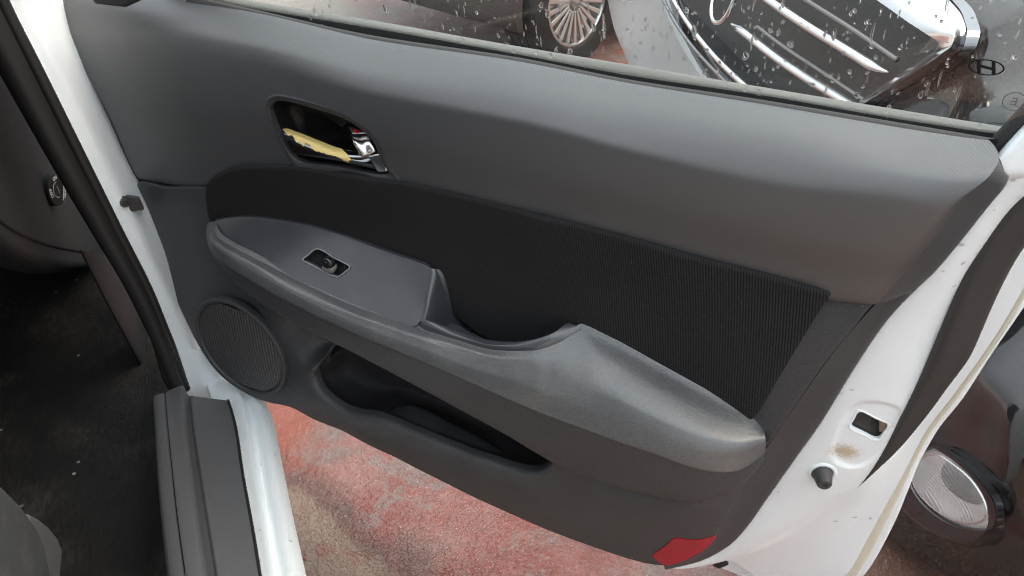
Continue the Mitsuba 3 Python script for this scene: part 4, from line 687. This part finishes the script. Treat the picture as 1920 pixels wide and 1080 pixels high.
# front seat
tag('front_seat', 'grey front seat cushion edge with plastic side cover at the bottom left corner', 'car seat')
def seat_block(front, back, x0, depth, r):
    q = np.vstack([np.array(front)[:, 1:3], back]) * 1000
    fr_ = lambda p: np.stack([x0 + np.asarray(p)[..., 2] / 1000, np.asarray(p)[..., 0] / 1000, np.asarray(p)[..., 1] / 1000], -1)
    return panel(np.column_stack([q, 0 * q[:, 0]]), lambda s, z: 0 * s, wall=depth, r=r, grid=14, step=5, fr=fr_, closed_smooth=False)
cf = [(-0.22, -0.3529, 0.5311), (-0.22, -0.3307, 0.4858), (-0.22, -0.3085, 0.4355), (-0.22, -0.2914, 0.3779), (-0.22, -0.2929, 0.3325), (-0.22, -0.3184, 0.2998), (-0.22, -0.3681, 0.2747), (-0.22, -0.4322, 0.253)]
obj('front_seat__cushion', seat_block(cf, [(-0.50, 0.27), (-1.05, 0.27), (-1.05, 0.50), (-0.60, 0.53), (-0.42, 0.545)], -0.215, 480, 16), 'pad_skin', 50)
obj('front_seat__side_cover', seat_block([(-0.24, -0.24, 0.3466), (-0.24, -0.2193, 0.3159), (-0.24, -0.1967, 0.2734), (-0.24, -0.1815, 0.2307), (-0.24, -0.1863, 0.1998), (-0.24, -0.2074, 0.1728), (-0.24, -0.2782, 0.1378)], [(-0.50, 0.24), (-0.9, 0.24), (-0.9, 0.40)], -0.236, 440, 8), 'seat_trim', 50)
obj('front_seat__rail_cover', seat_block([(-0.26, -0.0893, 0.1036), (-0.26, -0.07, 0.0702), (-0.26, -0.0266, 0.0019), (-0.26, 0.0108, -0.064), (-0.26, 0.0414, -0.1333), (-0.26, 0.053, -0.2394)], [(-0.50, 0.22), (-0.8, 0.22), (-0.8, 0.33)], -0.256, 60, 5), 'seat_trim', 50)
back = loft([[(x, y, z) for x in (-0.215, -0.24, -0.46, -0.68, -0.705)] for y, z in ((-1.00, 0.50), (-0.98, 0.62), (-1.10, 0.95), (-1.20, 1.12), (-1.27, 1.13), (-1.22, 0.9), (-1.14, 0.5))], 20, 30, fr=ww)
obj('front_seat__backrest', back, 'pad_skin', 50)

# ================================================================== BLACK CAR BEHIND
tag('black_car', 'wet glossy black car nose-on behind the door with chrome grille and lamp', 'car')
NO = [(3154.8, 549.8, -230), (2531.4, 380.2, -150), (2086.5, 313, -105), (1705.9, 293.4, -65), (1338.1, 256.1, -30), (835.4, 258.9, 0), (400.4, 227.7, 10), (79, 164.7, 10), (-79.1, 91.1, 0), (-176.7, 31.2, -20), (-256.1, 39.1, -40), (-360.2, 75.7, -60), (-485.2, 135.3, -80), (-601, 188.1, -120), (-571.9, 433.1, -60), (-472.2, 600.3, -80), (-356.5, 755.4, -120), (-185.8, 899.5, -200), (15.9, 1023.8, -300), (237.3, 1007.4, -260), (691.2, 954.9, -220), (1485.5, 848, -220)]
NC = [(1640.7, 543.1, -95), (1277.4, 501.6, -45), (1002.7, 460.8, -12), (1942.9, 660.9, -190), (602.8, 717.3, -45), (278.3, 805.3, -45), (419, 668.7, -35), (809.3, 738.1, -60), (427.1, 827.3, -60), (157.7, 774.1, -40), (75.7, 955.9, -120), (-36.5, 905.7, -62), (-73.6, 929.4, -85), (-111.1, 859.8, -28), (-198.2, 852.1, -25), (-95.8, 808.4, -15), (-12.2, 744.1, 0), (-104.1, 632.2, 20), (-201.8, 739.5, -10), (-170.7, 641.3, -110), (-187.8, 594.9, -120), (-255.6, 566, -70), (-322.8, 543.4, -15), (-354.1, 514.8, 20), (-439.6, 529.7, 20), (-383.9, 586.5, -40), (-406.7, 465.8, 30), (-480.6, 479.2, 30), (-325.6, 278.4, 25), (-514.5, 375.5, 10), (-404.8, 164.1, -35), (-289.6, 104.8, -20), (-111.1, 256.8, 15)]
GH = [(1216.8, 858, -90), (443, 961.3, -90), (164.9, 922.9, -40), (42.4, 886.3, -20), (-7.2, 864.6, -15), (53.3, 804.4, -20), (183.5, 692.6, -25), (330, 581.6, -25), (511.4, 558.8, -25), (840.9, 571.3, -30), (1173.6, 592.9, -50), (1470.7, 648.8, -90)]
no_fn = rbf(list(NO) + list(NC), 0.0)
obj('black_car__bumper', panel(NO, no_fn, wall=60, r=12, grid=16, step=8, fr=kw, holes=[GH], hole_r=6, hole_wall=120), 'black_paint', 50)
def kd(p, d): return off(p, 0, 0, d)
obj('black_car__grille_backing', trimesh.Trimesh(kw(np.array([(1920, 737.8, -95), (215.6, 995.6, -95), (57.4, 864, -95), (81.8, 827.3, -95), (301.2, 657.3, -95), (476.3, 512.6, -95), (763.2, 439.3, -95), (1111, 469.5, -95), (1395.5, 534.5, -95)])), [[0, 1, 8], [1, 2, 8], [2, 3, 8], [3, 4, 8], [4, 7, 8], [4, 6, 7], [4, 5, 6]], process=False), 'grille_dark', False)
gi = [(177, 906.3, 24), (96.6, 899.8, 24), (22.8, 892.4, 24), (-33.7, 887.2, 22), (-53.4, 882.6, 16), (-43.8, 871.1, 8), (-18.3, 849.2, 5), (17.8, 819.1, 5), (68.8, 777.2, 5), (114.1, 737.6, 5), (172.6, 687.8, 5)]
gm_ = [(125.6, 932, 8), (50.4, 921.5, 8), (-17.4, 913.8, 8), (-59.6, 907.4, 10), (-78.7, 902.3, 14), (-86.1, 888.2, 18), (-75, 872.3, 22), (-37.3, 838.1, 24), (15.5, 794.2, 24), (70.2, 750.2, 24), (130.2, 698.7, 24)]
go = [(103.7, 943.9, -30), (43.7, 931.6, -30), (-9.3, 919.4, -28), (-42.4, 909.7, -20), (-67.4, 898.6, -10), (-76.7, 881.9, -4), (-64.5, 863.1, 0), (-24.9, 826.9, 2), (28.3, 783.8, 2), (90.6, 737.4, 2), (148.4, 687.8, 2)]
obj('black_car__grille_frame', loft([kd(gi, -40), gi, 0.5 * (np.array(gi) + np.array(gm_)) + [0, 0, 3], gm_, go, kd(go, -10)], 120, 36, fr=kw), 'chrome', 50)
go2 = np.array([(97, 946.8, -34), (39.4, 932.4, -34), (-13.2, 920.2, -32), (-46.7, 909.2, -24), (-72.6, 898.4, -14), (-81.1, 880.8, -8), (-65.9, 857.9, -5), (-25.2, 821.1, -4), (27.7, 777.7, -4), (88.5, 732.3, -4), (142.8, 684.8, -4)])
obj('black_car__grille_frame__edge', loft([kd(go, -12), go2 + [0, 0, 4], kd(go2, -16)], 100, 10, fr=kw), 'dark_chrome', 50)
for i, (mid_, fin_) in enumerate((([(675.8, 803.1, 4), (583.2, 801.1, 4), (384.6, 796.3, 4), (250.5, 796, 4), (152.5, 795.7, 4), (97.5, 796.4, 4), (67.1, 799.9, 4)], [(544.9, 828.8, -22), (369.4, 823.7, -22), (241, 819.8, -22), (145.7, 815.1, -22), (89.8, 812.2, -22)]),
                                  ([(728.8, 704.3, 4), (648.3, 706.2, 4), (523.6, 703.6, 4), (387.8, 704.6, 4), (270.5, 709, 4), (187.2, 713.4, 4), (56, 717.8, 4)], [(639.8, 719.8, -22), (492.1, 716.6, -22), (341.3, 718.5, -22), (211.4, 720, -22), (81.1, 722.2, -22)]))):
    sfx = '' if i == 0 else '_001'; pm = kw(sm(mid_, 8)); pf = kw(sm(fin_, 8)); k_ = np.linspace(0, 1, len(pm))
    obj('black_car__slat' + sfx, tube(pm, 0.0105 * np.minimum(1, np.minimum(k_, 1 - k_) * 9 + 0.25), 20, 0.8), 'chrome', True)
    obj('black_car__slat' + sfx + '__fin', tube(pf, 0.0045, 10), 'steel', True)
ar = sm([(1342.7, 692.5, 0), (1204.5, 665, 4), (1077.8, 639.4, 6), (940.5, 621.4, 8), (782.2, 606.9, 8), (624.5, 602.1, 8), (451.8, 600.7, 8)], 6)
ar2 = sm([(1435.1, 673.7, 0), (1287.5, 640, 2), (1151.2, 609.1, 4), (1000, 587.7, 6), (830, 575.8, 6), (661.7, 572.8, 6), (488, 572.6, 6)], 6)
obj('black_car__grille_trim', tube(kw(ar), 0.007, 14), 'chrome', True)
obj('black_car__grille_trim_001', tube(kw(ar2), 0.005, 12), 'dark_chrome', True)
bad = kw(np.array([(778.1, 751.8, 12)][0])); rb = 0.058
cc = [bad + rb * (math.cos(t) * KH + math.sin(t) * (0.97 * np.array([0, 0, 1]) - 0.24 * KN)) for t in np.linspace(0, 2 * np.pi, 60, endpoint=False)]
obj('black_car__badge_ring', ring(np.array(cc), 0.0055, 12), 'chrome', True)
gp = [[(2888.4, 472.7, -170), (2531.4, 380.2, -150), (2153, 294.8, -112), (1771.9, 276.5, -72), (1449.8, 233.2, -40)], [(2200.5, 616.7, -140), (1902.3, 520.1, -112), (1596.3, 447, -70), (1313.1, 407.2, -36), (1078.4, 353.9, -10)], [(1833.4, 680.8, -120), (1562, 595.9, -90), (1320.1, 555, -55), (1004.9, 535.7, -18), (699.5, 523.3, 0)]]
obj('black_car__bumper_corner', loft([kd(gp[0], -60), kd(gp[0], 6), kd(gp[1], 14), kd(gp[2], 12), kd(gp[2], -40)], 60, 30, fr=kw), 'grey_paint', 50)
tag('black_car__bumper_corner', 'pale grey bumper corner beside the chrome strip')
# fog lamp, low in the bumper
FL = [(-342.4, 293.7, 52), (-332.4, 318.9, 52), (-339.5, 350.6, 52), (-364.4, 385.7, 52), (-396.2, 400.1, 52), (-428.6, 409, 52), (-463, 410.4, 52), (-489.8, 400.2, 52), (-497.2, 384.1, 52), (-487.1, 358.8, 52), (-456.1, 326.9, 52), (-420.3, 304.5, 52), (-378.9, 291.2, 52)]
FO = [(-306.5, 222.1, 28), (-290.4, 266.2, 28), (-297.1, 319.8, 28), (-334.3, 368.9, 28), (-376.2, 391.1, 28), (-414.6, 401, 28), (-447.5, 401.1, 28), (-476.1, 385.7, 28), (-489.6, 364.6, 28), (-481.7, 315.2, 28), (-445, 272.8, 28), (-397.5, 239.6, 28), (-348.8, 219.6, 28)]
fl = np.array(FL); fo = np.array(FO); fc = fl.mean(0)
obj('black_car__fog_lamp', loft([fo + [0, 0, -30], fo, 0.5 * (fo + fl) + [0, 0, 14], fl + (fl - fc) * 0.05 + [0, 0, 2], fl + [0, 0, -3], fl + [0, 0, -14]], 140, 40, closed=True, fr=kw), 'lamp_housing', 50)
tag('black_car__fog_lamp', 'oval clear lamp in a black housing')
ln = loft([fl + [0, 0, -4], fc + (fl - fc) * 0.8 + [0, 0, 5], fc + (fl - fc) * 0.45 + [0, 0, 10], fc + (fl - fc) * 0.02 + [0, 0, 12]], 160, 110, closed=True, raw=True)
lv = np.array(ln.vertices); rq = np.linalg.norm((lv - fc)[:, :2], axis=1)
lv[:, 2] += 0.7 * np.sin(2 * np.pi * lv[:, 1] / 5.5) * np.clip(1.2 - rq / 45, 0, 1)                # moulded flutes
obj('black_car__fog_lamp__lens', trimesh.Trimesh(kw(lv), ln.faces, process=False), 'clear_lens', True)
obj('black_car__fog_lamp__reflector_bowl', loft([fl + [0, 0, -6], fc + (fl - fc) * 0.9 + [0, 0, -9], fc + (fl - fc) * 0.62 + [0, 0, -16], fc + (fl - fc) * 0.3 + [0, 0, -20], fc + (fl - fc) * 0.02 + [0, 0, -21]], 120, 50, closed=True, fr=kw), 'lamp_bowl', 60)
obj('black_car__fog_lamp__inner_ring', ring(kw(sm(fc + (fl - fc) * 0.86 + [0, 0, 2.5], 3, True)), 0.0016, 8), 'chrome', True)
# the unseen rest of the car: flanks and cabin, added to block sky
def blk(p): return np.asarray(p, float)[:, :1] * KH - np.asarray(p, float)[:, 1:2] * KN + np.asarray(p, float)[:, 2:3] * np.array([0, 0, 1.0])
def slab(pr, u0, u1, in_=0.0):
    m = trimesh.creation.extrude_polygon(Polygon(pr), 1.0, engine='earcut'); v = np.array(m.vertices)
    tap = in_ * np.clip((v[:, 1] - 1.0) / 0.5, 0, 1); u = np.where(v[:, 2] > 0.5, u1 - tap, u0 + tap)
    return trimesh.Trimesh(blk(np.column_stack([u, v[:, 0], v[:, 1]])), m.faces, process=False)
U_0, U_1 = -1.05, 0.62
obj('black_car__body', slab([(1.42, 0.22), (1.42, 0.84), (1.62, 0.94), (2.45, 1.04), (5.3, 1.02), (5.4, 0.5), (5.2, 0.24)], U_0, U_1), 'black_paint', 25)
obj('black_car__cabin', slab([(2.40, 1.035), (3.15, 1.50), (4.6, 1.52), (5.2, 1.03)], U_0 + 0.06, U_1 - 0.06, 0.16), 'gloss_black', 25)
# bonnet lip

# ================================================================== CAR PARKED FURTHER BACK
tag('parked_car', 'parked car with a many-spoked alloy wheel seen through the wet window', 'car')
wz = np.array([(1.7836, 2.2616, 0.31)][0]); wa = np.array([0.41, -0.91, 0]); wa /= np.linalg.norm(wa)
def wheel_part(m): m = m.copy(); m.apply_transform(trimesh.geometry.align_vectors([0, 0, 1], wa)); m.apply_translation(wz); return m
ty = trimesh.creation.revolve(np.array([[0.205, 0.0], [0.215, 0.012], [0.26, 0.016], [0.295, 0.006], [0.309, -0.012], [0.311, -0.05], [0.306, -0.052], [0.306, -0.058], [0.312, -0.06], [0.312, -0.1], [0.307, -0.102], [0.307, -0.108], [0.312, -0.11], [0.312, -0.15], [0.307, -0.152], [0.307, -0.158], [0.310, -0.16], [0.305, -0.195], [0.26, -0.21], [0.2, -0.2]]), sections=80)
obj('parked_car__wheel', wheel_part(ty), 'tyre', 30)
rim = trimesh.creation.revolve(np.array([[0.206, -0.02], [0.206, 0.004], [0.196, 0.006], [0.188, -0.006], [0.180, -0.05], [0.0, -0.055]]), sections=80)
obj('parked_car__wheel__rim', wheel_part(rim), 'alloy', 30)
for i in range(22):
    t = 2 * np.pi * i / 22
    u = np.array([math.cos(t), math.sin(t), 0]); w_ = np.array([-math.sin(t), math.cos(t), 0])
    m = hull_of([u * 0.05 + w_ * 0.003 + [0, 0, -0.012], u * 0.05 - w_ * 0.003 + [0, 0, -0.012], u * 0.187 + w_ * 0.009 + [0, 0, -0.004], u * 0.187 - w_ * 0.009 + [0, 0, -0.004], u * 0.187 + [0, 0, -0.03], u * 0.05 + [0, 0, -0.03]], 0.0035, 1)
    obj('parked_car__wheel__spoke' + ('' if i == 0 else '_%03d' % i), wheel_part(m), 'alloy', 40)
fwd = np.array([wa[1], -wa[0], 0]) * -1                             # along that car, away to the right of the picture
sd = [(-0.40, 0.42), (-0.40, 0.30), (-0.37, 0.23)] + [(0.35 * math.cos(a_), 0.31 + 0.35 * math.sin(a_)) for a_ in np.linspace(math.radians(193), math.radians(-13), 20)] + [(0.36, 0.2), (2.3, 0.2), (2.3, 0.9), (1.2, 1.0), (-0.3, 0.9), (-0.40, 0.75)]
body = trimesh.creation.extrude_polygon(Polygon(sd).buffer(0), 1.55, engine='earcut'); bv = body.vertices
body = trimesh.Trimesh(wz * [1, 1, 0] + bv[:, :1] * fwd + bv[:, 1:2] * np.array([0, 0, 1.0]) - wa * (bv[:, 2:3] + 0.02), body.faces, process=False)
obj('parked_car__body', body, 'black_paint', 30)
